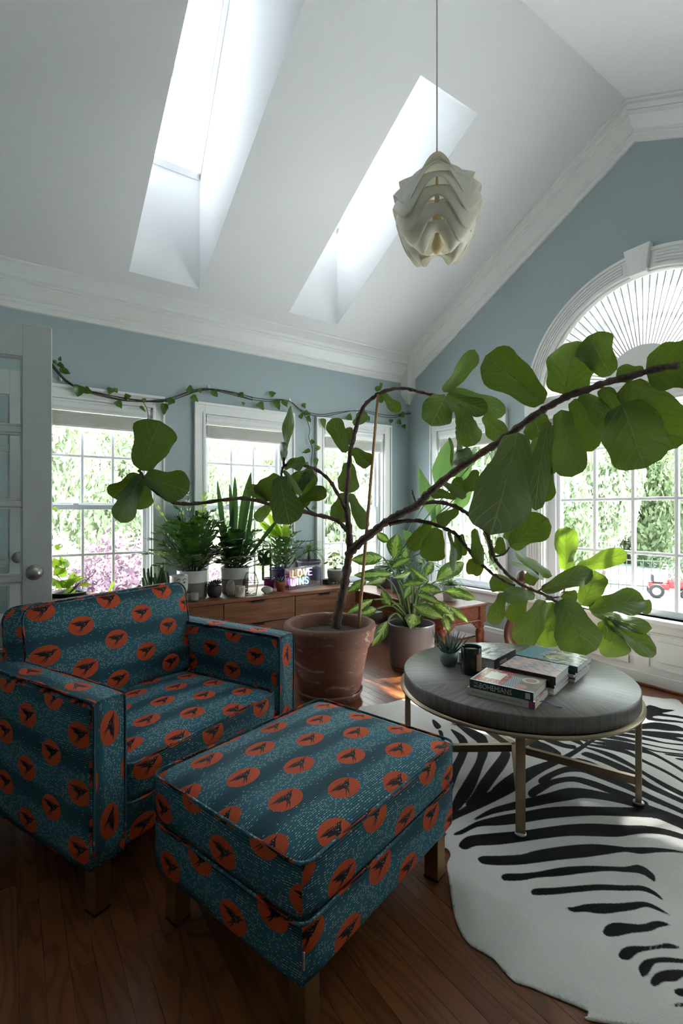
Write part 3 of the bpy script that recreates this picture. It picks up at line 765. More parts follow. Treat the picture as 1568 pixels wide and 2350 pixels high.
# local: x along the width from the outer near arm, y to the back
def place(me, name, x, y, parent=ch, rx=0.0, z=0.0): o = obj(name, me, None, parent); o.location = (x, y, z); o.rotation_euler = (rx, 0, 0); return o
place(cushion_mesh('base', AWd - .02, ADp - .03, .152, .30, .014, 0, uvo=(.02, .1), puff=.0), 'base', AWd / 2, ADp / 2 + .004)
for i, x in enumerate((arm / 2, AWd - arm / 2)):
    a = place(cushion_mesh('armrest', arm, ADp, .152, .636, .016, .004, uvo=(.05 + .07 * i, .012), puff=.004), 'armrest', x, ADp / 2)
    # raised front-and-top band with piped edges
    path = [(0, -.006, .20), (0, -.006, .60), (0, .004, .634), (0, .03, .646), (0, ADp * .5, .648), (0, ADp - .01, .646)]
    for s in (-1, 1):
        pts = [(s * (arm / 2 - .012), p[1] - ADp / 2, p[2]) for p in path]; piping(catmull(pts, 5), a, False, .0042)
    mb = MB(); rows = []; P = catmull(path, 5); L = 0.0; Ls = [0.0]
    for p, q in zip(P, P[1:]): L += (q - p).length; Ls.append(L)
    for p in P: rows.append([(x_ * (arm / 2 - .012), p.y - ADp / 2, p.z + .003 * (1 - x_ * x_)) for x_ in (-1, -.5, 0, .5, 1)])
    mb.strip(rows)
    for k in mb.uvs: mb.uvs[k] = [(.06 + Ls[int(round(q[1] * (len(P) - 1)))], .085 + (q[0] - .5) * arm) for q in mb.uvs[k]]
    obj('band', mb, FABRIC, a)
back = place(cushion_mesh('back_frame', AWd - 2 * arm + .02, .13, .25, .66, .025, .004, uvo=(.0, .06), puff=.002), 'back_frame', AWd / 2, ADp - .075)
SW = AWd - 2 * arm
seat = place(cushion_mesh('seat_cushion', SW - .004, .68, .285, .418, .030, .03, uvo=(.02, .07), puff=.01), 'seat_cushion', AWd / 2, .335)
piping(loop_rect(SW - .01, .675, .412, .034), seat); piping(loop_rect(SW - .008, .677, .292, .034), seat)
bc = place(cushion_mesh('back_cushion', SW + .035, .165, 0, .44, .05, .0, uvo=(.04, .045), puff=.03), 'back_cushion', AWd / 2, .60, rx=math.radians(-9), z=.405)
def bloop(y, r=.055):
    sx, z1 = SW + .028, .436
    pts = loop_rect(sx, z1 - .004, 0, r); return [(p[0], y, p[1] + z1 / 2) for p in pts]
piping(bloop(-.074), bc); piping(bloop(.074), bc)
for x in (.06, AWd - .06):
    for y in (.05, ADp - .06): boxleg(ch, x, y, .165)

# ---------------------------------------------------------------- coffee table
def _tabletop():
    t = NT('grey_veneer'); p = t.obj(); x, y, z = t.sep(p)
    an = t.M('ARCTAN2', y, x); k = t.M('FLOOR', t.add(t.mul(an, 8 / (2 * PI)), .2)); rr = t.M('FRACT', t.mul(t.M('SINE', t.mul(k, 12.99)), 4375.5))
    ac = t.mul(t.add(k, .3), 2 * PI / 8)
    ca, sa = t.M('COSINE', ac), t.M('SINE', ac)
    l = t.add(t.mul(x, ca), t.mul(y, sa)); m = t.sub(t.mul(y, ca), t.mul(x, sa))
    side = t.M('GREATER_THAN', t.M('ABSOLUTE', t.n('ShaderNodeSeparateXYZ', {0: t.geo().outputs['Normal']}).outputs[2]), .5)
    vec = t.comb(t.mul(l, 3.0), t.add(t.mul(m, 46.0), t.mul(k, 7.0)), 0.0)
    vec2 = t.comb(t.mul(an, 40.0), t.mul(z, 4.0), 0.0)
    nd = t.n('ShaderNodeMix', {0: side}, data_type='VECTOR'); t.put(nd.inputs[4], vec2); t.put(nd.inputs[5], vec)
    n1 = t.noise(nd.outputs[1], 1.6, 5, .65, .6); n2 = t.noise(nd.outputs[1], .35, 3, .5, 1.2)
    c = t.mix(t.ss(n1, .35, .7), srgb(112, 106, 101), srgb(66, 60, 56)); c = t.mix(t.mul(n2, .4), c, srgb(128, 122, 118)); c = t.mix(t.mul(rr, .18), c, srgb(80, 72, 68))
    return t.done(t.bsdf(c, t.add(.30, t.mul(n1, .15)), 0, t.bump(n1, .25, .0012)))
ct = thing('coffee_table', 'round grey wood coffee table on five slim bronze legs', 'coffee table', (1.945, 1.437, .010))
TR = .508
obj('tabletop', MB().lathe([(0, .376), (TR - .006, .376), (TR, .380), (TR, .438), (TR - .004, .442), (0, .442)], 72), _tabletop(), ct)
BRONZE = plain('bronze', srgb(138, 122, 102), .36, 1.0, var=.06, vscale=18)
obj('rim', MB().lathe([(TR - .03, .362), (TR + .008, .362), (TR + .016, .366), (TR + .016, .374), (TR - .03, .3765)], 72), BRONZE, ct)
for k in range(5):
    a = math.radians(-141 + 72 * k); R_ = Matrix.Rotation(a, 4, 'Z'); r = TR - .012
    l = obj('leg', MB().box((r - .011, -.017, .008), (r + .011, .017, .364), R_), BRONZE, ct, bevel=.002)
    obj('foot', MB().lathe([(0, 0), (.021, 0), (.021, .006), (.014, .010), (0, .012)], 14, mat=R_ @ Matrix.Translation((r, 0, 0))), METALG, l)
    obj('stretcher', MB().box((.0, -.012, .075), (r - .011, .012, .107), R_), BRONZE, ct, bevel=.002)

# ---------------------------------------------------------------- zebra hide rug (outline and stripes read off the floor)
def Zc(x, y): return (820 + x / 2.0963, 1590 + y / 2.0963)
def Zr(x, y): return (1240 + x / 4.7805, 1590 + y / 4.7805)
def Zb(x, y): return (1000 + x / 2.7606, 1860 + y / 2.7606)
def fl(p): q = atz(p[0], p[1], 0.0); return (q.x, q.y)
OUT = [fl(p) for p in [(822, 1632), (840, 1625), (880, 1620), (925, 1606), (985, 1598), (1060, 1585), (1160, 1575), (1280, 1578), (1390, 1580), (1474, 1600), (1520, 1607), (1568, 1620)]]
OUT += [(2.75, .98), (2.72, .6), (2.6, .2), (2.3, -.05), (2.0, .05), (1.72, .12), (1.52, .28)]
OUT += [fl(p) for p in [Zb(1060, 1353), Zb(1000, 1300), Zb(900, 1250), Zb(780, 1200), Zb(690, 1165), Zb(600, 1125), Zb(505, 1095), Zb(430, 1020), Zb(370, 950), Zb(290, 900), Zb(215, 855), Zb(160, 780), Zb(120, 680), Zb(100, 560), Zb(82, 420), Zb(72, 350), Zb(95, 290), Zb(70, 245), Zb(0, 238)]]
OUT += [fl(p) for p in [(960, 1935), (920, 1880), (900, 1820), (905, 1760), (870, 1700), (840, 1660)]]
STR = []
def S_(stations, f):      # (x, ytop, ybottom) across the picture
    STR.append([fl(f(x, a)) for x, a, b in stations] + [fl(f(x, b)) for x, a, b in reversed(stations)])
def P_(pts, f): STR.append([fl(f(*p)) for p in pts])
S_([(0, 170, 215), (35, 162, 205), (70, 158, 165)], Zb)
S_([(118, 160, 172), (170, 132, 165), (240, 92, 128), (300, 70, 112), (420, 42, 108), (560, 20, 92), (700, -5, 70), (850, -14, 55), (1000, -14, 45), (1150, -12, 47), (1300, -8, 52), (1400, 10, 62), (1480, 40, 95), (1568, 75, 135), (1640, 130, 180)], Zb)
S_([(150, 225, 245), (190, 185, 264), (260, 168, 240), (400, 155, 232), (560, 142, 212), (720, 120, 192), (860, 104, 180), (1000, 98, 182), (1150, 104, 184), (1240, 106, 170), (1330, 108, 158), (1450, 128, 168), (1568, 165, 200), (1650, 200, 225)], Zb)
S_([(268, 315, 325), (300, 302, 352), (400, 300, 360), (540, 292, 356), (640, 268, 345), (800, 245, 328), (960, 232, 315), (1080, 236, 298), (1200, 248, 280), (1300, 248, 292), (1400, 250, 282), (1500, 262, 280), (1568, 276, 288), (1640, 290, 296)], Zb)
S_([(415, 432, 440), (440, 412, 456), (540, 410, 456), (650, 400, 438), (800, 375, 430), (960, 368, 412), (1100, 372, 402), (1200, 374, 408), (1270, 360, 412), (1320, 372, 425), (1360, 400, 450), (1390, 430, 466)], Zb)
S_([(606, 525, 535), (630, 506, 550), (760, 502, 546), (900, 492, 534), (1040, 485, 524), (1180, 490, 526), (1290, 490, 524), (1350, 505, 536), (1400, 535, 560), (1438, 570, 584)], Zb)
S_([(830, 630, 638), (880, 626, 662), (950, 610, 660), (1060, 605, 674), (1160, 605, 662), (1260, 594, 646), (1330, 594, 626), (1400, 620, 645), (1480, 672, 680)], Zb)
S_([(1058, 785, 795), (1090, 742, 818), (1150, 728, 818), (1230, 734, 798), (1310, 736, 788), (1370, 718, 778), (1420, 714, 754), (1484, 732, 742)], Zb)
S_([(1158, 935, 945), (1180, 898, 966), (1230, 880, 968), (1280, 878, 925), (1350, 876, 905), (1420, 865, 892), (1470, 855, 890), (1540, 874, 890)], Zb)
P_([(1290, 1040), (1286, 1010), (1320, 970), (1390, 950), (1470, 945), (1568, 955), (1640, 962), (1640, 985), (1540, 982), (1450, 980), (1390, 990), (1370, 1020), (1345, 1060), (1310, 1078)], Zb)
P_([(1360, 1115), (1370, 1080), (1410, 1042), (1480, 1026), (1568, 1026), (1640, 1030), (1600, 1065), (1568, 1070), (1520, 1102), (1450, 1105), (1410, 1130), (1375, 1138)], Zb)
P_([(1506, 1165), (1530, 1148), (1568, 1145), (1640, 1150), (1640, 1200), (1568, 1200), (1530, 1190)], Zb)
P_([(1488, 1262), (1520, 1245), (1568, 1238), (1640, 1235), (1640, 1270), (1568, 1268)], Zb)
# flank and shoulder in the middle of the hide
P_([(360, 140), (372, 138), (405, 168), (385, 182), (368, 165)], Zc)
P_([(390, 188), (410, 192), (418, 225), (425, 260), (408, 240)], Zc)
def K_(pts, f):           # brush stroke: (x, y, width) in picture units
    L, R_ = [], []
    for i, (x, y, w_) in enumerate(pts):
        q0, q1 = pts[max(i - 1, 0)], pts[min(i + 1, len(pts) - 1)]; dx, dy = q1[0] - q0[0], q1[1] - q0[1]; n = math.hypot(dx, dy); nx_, ny_ = -dy / n, dx / n
        L.append(fl(f(x + nx_ * w_ / 2, y + ny_ * w_ / 2))); R_.append(fl(f(x - nx_ * w_ / 2, y - ny_ * w_ / 2)))
    STR.append(L + R_[::-1])
for st in ([(455, 185, 8), (500, 225, 34), (515, 265, 46), (500, 320, 42), (470, 380, 46), (445, 450, 44), (420, 520, 40)],
           [(475, 155, 8), (540, 195, 34), (600, 235, 50), (606, 290, 50), (590, 345, 42), (566, 400, 52), (536, 460, 62), (496, 520, 58), (456, 585, 24)],
           [(700, 268, 14), (715, 300, 46), (690, 350, 56), (650, 405, 58), (610, 460, 58), (575, 510, 50), (530, 545, 24)],
           [(652, 476, 10), (700, 445, 26), (750, 410, 28), (790, 380, 18)], [(508, 136, 8), (580, 165, 24), (640, 190, 24), (700, 225, 22), (760, 250, 10)],
           [(640, 168, 14), (720, 195, 34), (800, 225, 42), (870, 262, 46), (935, 305, 26)],
           [(385, 660, 16), (470, 602, 30), (560, 555, 42), (650, 508, 54), (750, 452, 64), (830, 398, 58), (900, 362, 42), (980, 328, 28), (1060, 284, 22), (1130, 240, 16), (1215, 195, 9)],
           [(568, 616, 10), (650, 578, 28), (740, 556, 36), (830, 538, 46), (920, 518, 50), (1010, 498, 60), (1090, 492, 46), (1190, 506, 36), (1290, 528, 32), (1400, 562, 28), (1500, 596, 24), (1600, 640, 20)],
           [(830, 500, 30), (880, 470, 40), (950, 438, 28), (1040, 424, 26), (1130, 446, 30), (1220, 478, 28), (1300, 505, 26), (1390, 540, 18)],
           [(880, 440, 30), (935, 405, 30), (1000, 378, 30), (1080, 374, 32), (1160, 402, 32), (1240, 434, 30), (1320, 468, 28), (1400, 508, 26), (1500, 552, 22), (1600, 598, 18)]):
    K_(st, Zc)
S_([(1045, 325, 335), (1060, 320, 345), (1120, 335, 365), (1200, 372, 400), (1260, 405, 418)], Zc)
S_([(1080, 297, 305), (1110, 292, 318), (1180, 315, 345), (1250, 345, 378), (1330, 385, 430), (1400, 440, 470), (1500, 490, 515), (1580, 530, 548)], Zc)
S_([(1100, 268, 274), (1160, 280, 295), (1240, 305, 330), (1330, 355, 375), (1400, 400, 420), (1500, 455, 480), (1580, 495, 515)], Zc)
S_([(1110, 255, 262), (1200, 265, 280), (1300, 285, 305), (1380, 330, 345), (1480, 380, 395), (1580, 440, 452)], Zc)
S_([(1130, 245, 250), (1240, 250, 272), (1340, 265, 290), (1420, 292, 308), (1500, 335, 350), (1580, 385, 400)], Zc)
S_([(1150, 230, 238), (1260, 240, 258), (1360, 262, 272), (1440, 285, 292), (1580, 300, 306)], Zc)
S_([(1180, 215, 224), (1260, 220, 238), (1360, 245, 254), (1470, 268, 274), (1580, 284, 290)], Zc)
S_([(1210, 200, 208), (1300, 205, 222), (1400, 225, 238), (1480, 245, 252), (1580, 255, 262)], Zc)
S_([(1240, 185, 192), (1340, 185, 205), (1420, 195, 220), (1500, 215, 232), (1580, 235, 245)], Zc)
S_([(1480, 300, 304), (1510, 302, 310), (1580, 310, 318)], Zc); S_([(1535, 320, 326), (1580, 325, 336)], Zc)
P_([(860, 212), (910, 215), (990, 250), (1050, 262), (1045, 278), (980, 268), (900, 238)], Zc)
P_([(885, 245), (930, 262), (980, 295), (970, 312), (930, 300), (905, 275)], Zc)
P_([(960, 205), (1020, 210), (1080, 245), (1085, 262), (1050, 250), (990, 225)], Zc)
P_([(1030, 202), (1080, 205), (1110, 235), (1105, 245), (1070, 235)], Zc)
P_([(1085, 200), (1120, 203), (1140, 225), (1125, 232)], Zc)
P_([(1380, 90), (1400, 68), (1430, 72), (1470, 85), (1530, 92), (1500, 100), (1470, 108), (1580, 122), (1580, 132), (1450, 118), (1430, 128), (1580, 145), (1580, 152), (1420, 140), (1390, 128)], Zc)
P_([(1290, 175), (1360, 158), (1430, 148), (1520, 160), (1568, 175), (1580, 190), (1500, 190), (1420, 180), (1330, 182)], Zc)
P_([(1360, 190), (1440, 192), (1568, 205), (1600, 212), (1560, 222), (1460, 215)], Zc)
def seg_sdf(P, poly):
    A = np.array(poly); B = np.roll(A, -1, 0); d = np.full(len(P), 9.0); ins = np.zeros(len(P), bool)
    for a, b in zip(A, B):
        e = b - a; L = (e ** 2).sum() + 1e-12; tt = np.clip(((P - a) @ e) / L, 0, 1)
        d = np.minimum(d, np.hypot(*(P - a - tt[:, None] * e).T))
        c = ((a[1] <= P[:, 1]) & (P[:, 1] < b[1])) | ((b[1] <= P[:, 1]) & (P[:, 1] < a[1]))
        with np.errstate(divide='ignore', invalid='ignore'): xi = a[0] + (P[:, 1] - a[1]) / (b[1] - a[1] + 1e-15) * e[0]
        ins ^= c & (P[:, 0] < xi)
    return np.where(ins, -d, d)
def smooth_poly(poly, n=4):
    P = [Vector((*p, 0)) for p in poly]; m = len(P); out = []
    for i in range(m):
        p0, p1, p2, p3 = P[i - 1], P[i], P[(i + 1) % m], P[(i + 2) % m]
        for k in range(n):
            t = k / n; q = .5 * ((2 * p1) + (p2 - p0) * t + (2 * p0 - 5 * p1 + 4 * p2 - p3) * t * t + (3 * p1 - p0 - 3 * p2 + p3) * t ** 3); out.append((q.x, q.y))
    return out
def build_rug():
    out = smooth_poly(OUT, 5); A = np.array(out); lo, hi = A.min(0), A.max(0); h = .0075
    gx, gy = np.meshgrid(np.arange(lo[0] - h, hi[0] + h, h), np.arange(lo[1] - h, hi[1] + h, h), indexing='ij')
    P = np.stack([gx.ravel(), gy.ravel()], 1); so = seg_sdf(P, out)
    ny_ = gx.shape[1]; keep = so < h * .9
    # pull the border ring onto the outline
    bord = (so > -h * .6) & keep
    AA = np.array(out); BB = np.roll(AA, -1, 0)
    for i in np.nonzero(bord)[0]:
        e = BB - AA; tt = np.clip(((P[i] - AA) * e).sum(1) / ((e ** 2).sum(1) + 1e-12), 0, 1); q = AA + tt[:, None] * e; k = ((q - P[i]) ** 2).sum(1).argmin(); P[i] = q[k]; so[i] = 0
    sd = np.full(len(P), 9.0)
    for poly in STR:
        q = smooth_poly(poly, 3); A2 = np.array(q); m = (P > A2.min(0) - .04).all(1) & (P < A2.max(0) + .04).all(1)
        sd[m] = np.minimum(sd[m], seg_sdf(P[m], q))
    idx = -np.ones(len(P), int); idx[keep] = np.arange(keep.sum())
    rng = np.random.default_rng(3)
    z = .0065 + .0025 * np.sin(P[:, 0] * 9 + 1.3 * np.sin(P[:, 1] * 5)) * np.sin(P[:, 1] * 8)
    e = np.clip(-so / .05, 0, 1); z = np.where(e < 1, z * (.35 + .65 * e) + .010 * (1 - e) * np.clip(np.sin(P[:, 0] * 6.0 + P[:, 1] * 4.0), 0, 1) ** 2, z)
    V = np.stack([P[:, 0], P[:, 1], np.maximum(z, .0028)], 1)[keep]
    G = idx.reshape(gx.shape); F = np.stack([G[:-1, :-1], G[1:, :-1], G[1:, 1:], G[:-1, 1:]], -1).reshape(-1, 4); F = F[F.min(1) >= 0].tolist()
    me = bpy.data.meshes.new('rug'); me.from_pydata(V.tolist(), [], F)
    at = me.attributes.new('stripe', 'FLOAT', 'POINT'); at.data.foreach_set('value', sd[keep].astype(np.float32))
    at = me.attributes.new('edge', 'FLOAT', 'POINT'); at.data.foreach_set('value', so[keep].astype(np.float32))
    me.polygons.foreach_set('use_smooth', [True] * len(F)); return me
def _rug():
    t = NT('zebra_hide'); p = t.obj(); s = t.n('ShaderNodeAttribute', attribute_name='stripe').outputs['Fac']; e = t.n('ShaderNodeAttribute', attribute_name='edge').outputs['Fac']
    x, y, z = t.sep(p)
    hair = t.noise(t.comb(t.add(t.mul(x, 420.0), t.mul(y, 260.0)), t.add(t.mul(x, -55.0), t.mul(y, 90.0)), 0.0), 1.0, 3, .6)
    d = t.add(s, t.mul(t.sub(hair, .5), .009))
    blk = t.sub(1.0, t.ss(d, -.0025, .0025))
    white = t.mix(t.noise(p, 7, 3), srgb(208, 204, 199), srgb(226, 222, 217)); white = t.mix(t.mul(t.ss(hair, .52, .72), .22), white, srgb(170, 160, 150))
    black = t.mix(t.ss(hair, .5, .75), srgb(20, 19, 22), srgb(40, 36, 37))
    c = t.mix(blk, white, black)
    nrm = t.bump(t.add(t.mul(hair, .8), t.mul(t.noise(p, 60, 2), .5)), .35, .004)
    return t.done(t.bsdf(c, .8, 0, nrm, Specular_IOR_Level=.12))
tag(obj('zebra_rug', build_rug(), _rug(), None, solid=.004), 'black and white zebra hide rug lying under the round coffee table', 'rug')

# ---------------------------------------------------------------- sideboard
def wood(name, c1, c2, c3, rough=.4, sc=1.0, axis=0, coat=0.0):
    t = NT(name); p = t.obj(); r = t.rnd(); x, y, z = t.sep(p)
    L, A_, B_ = (x, y, z) if axis == 0 else ((y, x, z) if axis == 1 else (z, x, y))
    vec = t.comb(t.add(t.mul(L, 1.4 * sc), t.mul(r, 11.0)), t.mul(A_, 16 * sc), t.add(t.mul(B_, 16.0 * sc), t.mul(r, 5.0)))
    n1 = t.noise(vec, 1.6, 4, .6, .8); n2 = t.noise(vec, 7, 4, .65, .3)
    c = t.mix(t.ss(n1, .3, .72), c1, c2); c = t.mix(t.mul(t.ss(n2, .5, .75), .5), c, c3)
    return t.done(t.bsdf(c, t.add(rough, t.mul(n2, .12)), 0, t.bump(n2, .08, .001), Coat_Weight=coat, Coat_Roughness=.15))
WALNUT = wood('walnut', srgb(150, 98, 62), srgb(118, 72, 42), srgb(84, 48, 28), .42)
BLACKM = plain('black_pull', (.012, .011, .010), .4, .3)
sb = thing('sideboard', 'low walnut sideboard with drawers under the three windows', 'sideboard', (1.34, 3.772, 0))
SX0, SX1, SF, SBk, ST = -1.225, 1.225, -.225, .225, .53
obj('top', MB().box((SX0, SF - .008, ST - .028), (SX1, SBk, ST)), WALNUT, sb, bevel=.002)
obj('carcass', MB().box((SX0 + .002, SF + .018, .11), (SX1 - .002, SBk - .002, ST - .028)), WALNUT, sb)
colx = [SX0 + .01, -.61 + .0, -.001, .609, SX1 - .01]
colx = [.125 - 1.34, .73 - 1.34, 1.339 - 1.34, 1.949 - 1.34, 2.56 - 1.34]
for i in range(4):
    for (z0, z1) in ((.325, .498), (.148, .319), ):
        d = obj('drawer', MB().box((colx[i] + .003, SF, z0), (colx[i + 1] - .003, SF + .018, z1)), WALNUT, sb, bevel=.0015)
        xm = (colx[i] + colx[i + 1]) / 2 - .03
        obj('pull', MB().box((xm - .05, SF - .016, z1 - .004), (xm + .05, SF + .004, z1 + .001)).box((xm - .05, SF - .016, z1 - .014), (xm + .05, SF - .0145, z1)), BLACKM, d)
obj('plinth', MB().box((SX0 + .03, SF + .05, 0), (SX1 - .03, SBk - .03, .11)), WALNUT, sb)

# ---------------------------------------------------------------- old low table in the corner
MAHOG = wood('old_mahogany', srgb(134, 74, 46), srgb(98, 48, 28), srgb(62, 28, 16), .36, 1.0, 1, .15)
lt = thing('low_table', 'old reddish wooden table with turned legs and carved apron corners', 'table', (2.98, 3.29, 0))
tx, ty, tz = .255, .655, .452
obj('top', MB().rbox((-tx, -ty, tz - .026), (tx, ty, tz), .009, 3), MAHOG, lt)
ap = MB()
for s in (-1, 1):
    ap.box((-tx + .05, s * (ty - .04) - .009, tz - .135), (tx - .05, s * (ty - .04) + .009, tz - .026)); ap.box((s * (tx - .035) - .009, -ty + .05, tz - .135), (s * (tx - .035) + .009, ty - .05, tz - .026))
a_ = obj('apron', ap, MAHOG, lt, bevel=.003)
mb = MB()
for s in (-1, 1): mb.box((-tx + .02, s * (ty - .03) - .012, tz - .148), (tx - .02, s * (ty - .03) + .012, tz - .132)); mb.box((s * (tx - .03) - .012, -ty + .02, tz - .148), (s * (tx - .03) + .012, ty - .02, tz - .132))
obj('bead', mb, MAHOG, a_, bevel=.005)
LEGP = [(0, 0), (.020, 0), (.026, .012), (.024, .03), (.018, .045), (.022, .06), (.028, .10), (.033, .16), (.036, .21), (.030, .235), (.022, .245), (.034, .258), (.036, .268), (.026, .28), (.03, .30)]
for sx in (-1, 1):
    for sy in (-1, 1):
        l = obj('leg', MB().lathe(LEGP, 20, (sx * (tx - .045), sy * (ty - .05), 0)).box((sx * (tx - .045) - .034, sy * (ty - .05) - .034, .295), (sx * (tx - .045) + .034, sy * (ty - .05) + .034, tz - .026)), MAHOG, lt)
        # scrolled brackets beside the leg block
        mb = MB(); prof = [(0, 0), (.075, 0), (.070, -.014), (.052, -.018), (.050, -.03), (.034, -.036), (.030, -.05), (.012, -.056), (0, -.075)]
        X_, Y_ = sx * (tx - .045), sy * (ty - .05)
        mb.prism(prof, -.008, .008, lambda a, b, h: (X_ - sx * (.034 + a), Y_ + sy * .012 + h, tz - .148 + b)); obj('bracket', mb, MAHOG, lt); mb = MB(); mb.prism(prof, -.008, .008, lambda a, b, h: (X_ + sx * .012 + h, Y_ - sy * (.034 + a), tz - .148 + b))
        obj('bracket', mb, MAHOG, lt)
obj('lower_shelf', MB().rbox((-tx + .05, -ty + .08, .16), (tx - .05, ty - .08, .178), .005), MAHOG, lt)
# ================================================================== plants
def leaf_mat(name, top, top2, under, vein, trans, lat=7.0, slant=.30, rough=.38, veinw=.055, variegate=None, tf=.38, gloss=.5, lines=True):
    t = NT(name); u, v, _ = t.sep(t.uv()); r = t.rnd()
    s = t.M('ABSOLUTE', t.sub(t.mul(u, 2.0), 1.0))
    g = t.geo(); back = g.outputs['Backfacing']; nz = t.noise(t.obj(), 14, 3)
    mid = t.sub(1.0, t.ss(s, .018, .05))
    fl_ = t.M('ABSOLUTE', t.sub(t.M('FRACT', t.add(t.mul(t.sub(v, t.mul(t.M('POWER', s, 1.15), slant)), lat), .5)), .5))
    latv = t.mul(t.sub(1.0, t.ss(fl_, veinw * .35, veinw)), t.sub(1.0, t.mul(s, .45))) if lines else 0.0
    vn = t.mx(mid, latv) if lines else mid
    c = t.mix(t.add(t.mul(nz, .7), t.mul(r, .3)), top, top2)
    if variegate is not None:
        pat = t.noise(t.comb(t.mul(s, 3.0), t.mul(t.sub(v, t.mul(s, .35)), 26.0), t.mul(r, 9.0)), 1.0, 3, .6)
        k = t.mul(t.ss(t.add(pat, t.mul(s, -.42)), .26, .40), t.sub(1.0, t.ss(s, .62, .86)))
        c = t.mix(k, c, variegate)
    c = t.mix(t.mul(back, .75), c, under); c = t.mix(t.mul(vn, .7), c, vein)
    nrm = t.bump(t.add(t.mul(vn, t.sub(t.mul(back, 1.6), .8)), t.mul(t.noise(t.obj(), 40, 2), .12)),   .55, .008)
    b = t.bsdf(c, rough, 0, nrm, Specular_IOR_Level=gloss)
    tc = t.mix(t.mul(vn, .7), trans, tuple(x * .35 for x in trans))
    if variegate is not None: tc = t.mix(k, tc, tuple(min(1, x * 2.2) for x in trans))
    tr = t.n('ShaderNodeBsdfTranslucent', {'Color': tc}).outputs[0]
    return t.done(t.n('ShaderNodeMixShader', {0: tf, 1: b, 2: tr}).outputs[0])
FIGM = leaf_mat('fig_leaf', srgb(40, 60, 34), srgb(58, 80, 44), srgb(80, 102, 62), srgb(142, 152, 108), (.125, .20, .012), 6.5, .36, .36, .075, tf=.32)
DIEFM = leaf_mat('dieffenbachia_leaf', srgb(36, 70, 34), srgb(54, 92, 44), srgb(90, 130, 60), srgb(60, 100, 52), (.17, .32, .03), 16.0, .4, .30, .04, srgb(190, 208, 132), .26)
ZZM = leaf_mat('zz_leaf', srgb(26, 50, 28), srgb(44, 78, 38), srgb(60, 96, 48), srgb(80, 112, 62), (.12, .3, .03), rough=.16, tf=.15, gloss=.75, lines=False)
VINEM = leaf_mat('vine_leaf', srgb(44, 74, 34), srgb(74, 108, 50), srgb(80, 110, 60), srgb(120, 146, 84), (.3, .5, .05), 5.0, .5, .34, .03, tf=.3)
POTHM = leaf_mat('pothos_leaf', srgb(84, 130, 40), srgb(120, 166, 54), srgb(110, 150, 60), srgb(150, 180, 90), (.5, .72, .06), 5.0, .5, .34, .03, tf=.42)
SNAKEM = leaf_mat('snake_leaf', srgb(34, 58, 36), srgb(78, 104, 66), srgb(50, 80, 46), srgb(40, 66, 40), (.1, .24, .04), rough=.3, tf=.12, lines=False)
GRASSM = leaf_mat('grass_leaf', srgb(66, 98, 46), srgb(100, 132, 66), srgb(90, 120, 60), srgb(120, 150, 80), (.3, .5, .08), rough=.4, tf=.25, lines=False)
BIRDM = leaf_mat('paradise_leaf', srgb(62, 104, 62), srgb(96, 142, 84), srgb(104, 148, 92), srgb(120, 160, 104), (.15, .27, .06), 26.0, .22, .34, .10, tf=.4)
SUCCM = plain('succulent', srgb(92, 116, 96), .5, var=.25, vscale=40)
CACTM = plain('cactus_green', srgb(72, 104, 54), .55, var=.25, vscale=60, bump=.3, bscale=240)
def _bark(name, c1, c2):
    t = NT(name); p = t.obj(); n = t.noise(p, 90, 4, .7); m = t.noise(p, 18, 3)
    return t.done(t.bsdf(t.mix(t.ss(t.add(t.mul(n, .6), t.mul(m, .4)), .35, .65), c1, c2), .85, 0, t.bump(n, .7, .006)))
BARK = _bark('fig_bark', srgb(52, 40, 36), srgb(104, 82, 72))
SOIL = plain('potting_soil', srgb(44, 34, 28), .95, var=.4, vscale=90, bump=.8, bscale=120)
STEMG = plain('green_stem', srgb(74, 104, 50), .5, var=.2)
VSTEM = plain('vine_stem', srgb(58, 56, 36), .6, var=.25)
BAMBOO = plain('bamboo', srgb(176, 138, 96), .5, var=.15, vscale=30)

NA_ = math.atan2(3.774 - 3.658, 2.338 - 1.948); NU_, NN_ = Vector((math.cos(NA_), math.sin(NA_), 0)), Vector((-math.sin(NA_), math.cos(NA_), 0)); NS_ = Vector((1.948, 3.648, .53))
def clear(p):
    """thin leaves lie on the low table top and hang behind the sign instead of passing through"""
    p = Vector(p)
    if 2.715 < p.x < 3.245 and 2.625 < p.y < 3.955 and .25 < p.z < .458: p.z = .458
    q = p - NS_; a, b = q.dot(NU_), q.dot(NN_)
    if -.012 < a < .42 and -.02 < b < .066 and q.z < .187: p = p + NN_ * (.066 - b)
    if .10 < p.x < 2.58 and 3.53 < p.y < 4.0 and .40 < p.z < .534: p.z = .534
    return p
PROF = {
 'fig': [(0, .0), (.015, .26), (.05, .44), (.12, .56), (.24, .62), (.36, .70), (.5, .86), (.64, .98), (.76, 1.0), (.86, .90), (.94, .66), (.985, .34), (1, .0)],
 'round': [(0, .0), (.02, .42), (.08, .70), (.2, .86), (.35, .93), (.5, .98), (.64, 1.0), (.76, .96), (.87, .82), (.95, .56), (.99, .25), (1, .0)],
 'ell': [(0, .0), (.06, .22), (.15, .55), (.3, .88), (.45, 1.0), (.6, .95), (.75, .74), (.88, .42), (.96, .16), (1, .0)],
 'heart': [(0, .45), (.04, .78), (.12, .97), (.25, 1.0), (.42, .9), (.6, .68), (.78, .40), (.92, .14), (1, .0)],
 'sword': [(0, .55), (.2, .72), (.45, .95), (.65, 1.0), (.82, .8), (.93, .42), (1, .0)],
 'strap': [(0, .6), (.15, .9), (.4, 1.0), (.7, .8), (.9, .4), (1, .0)],
}
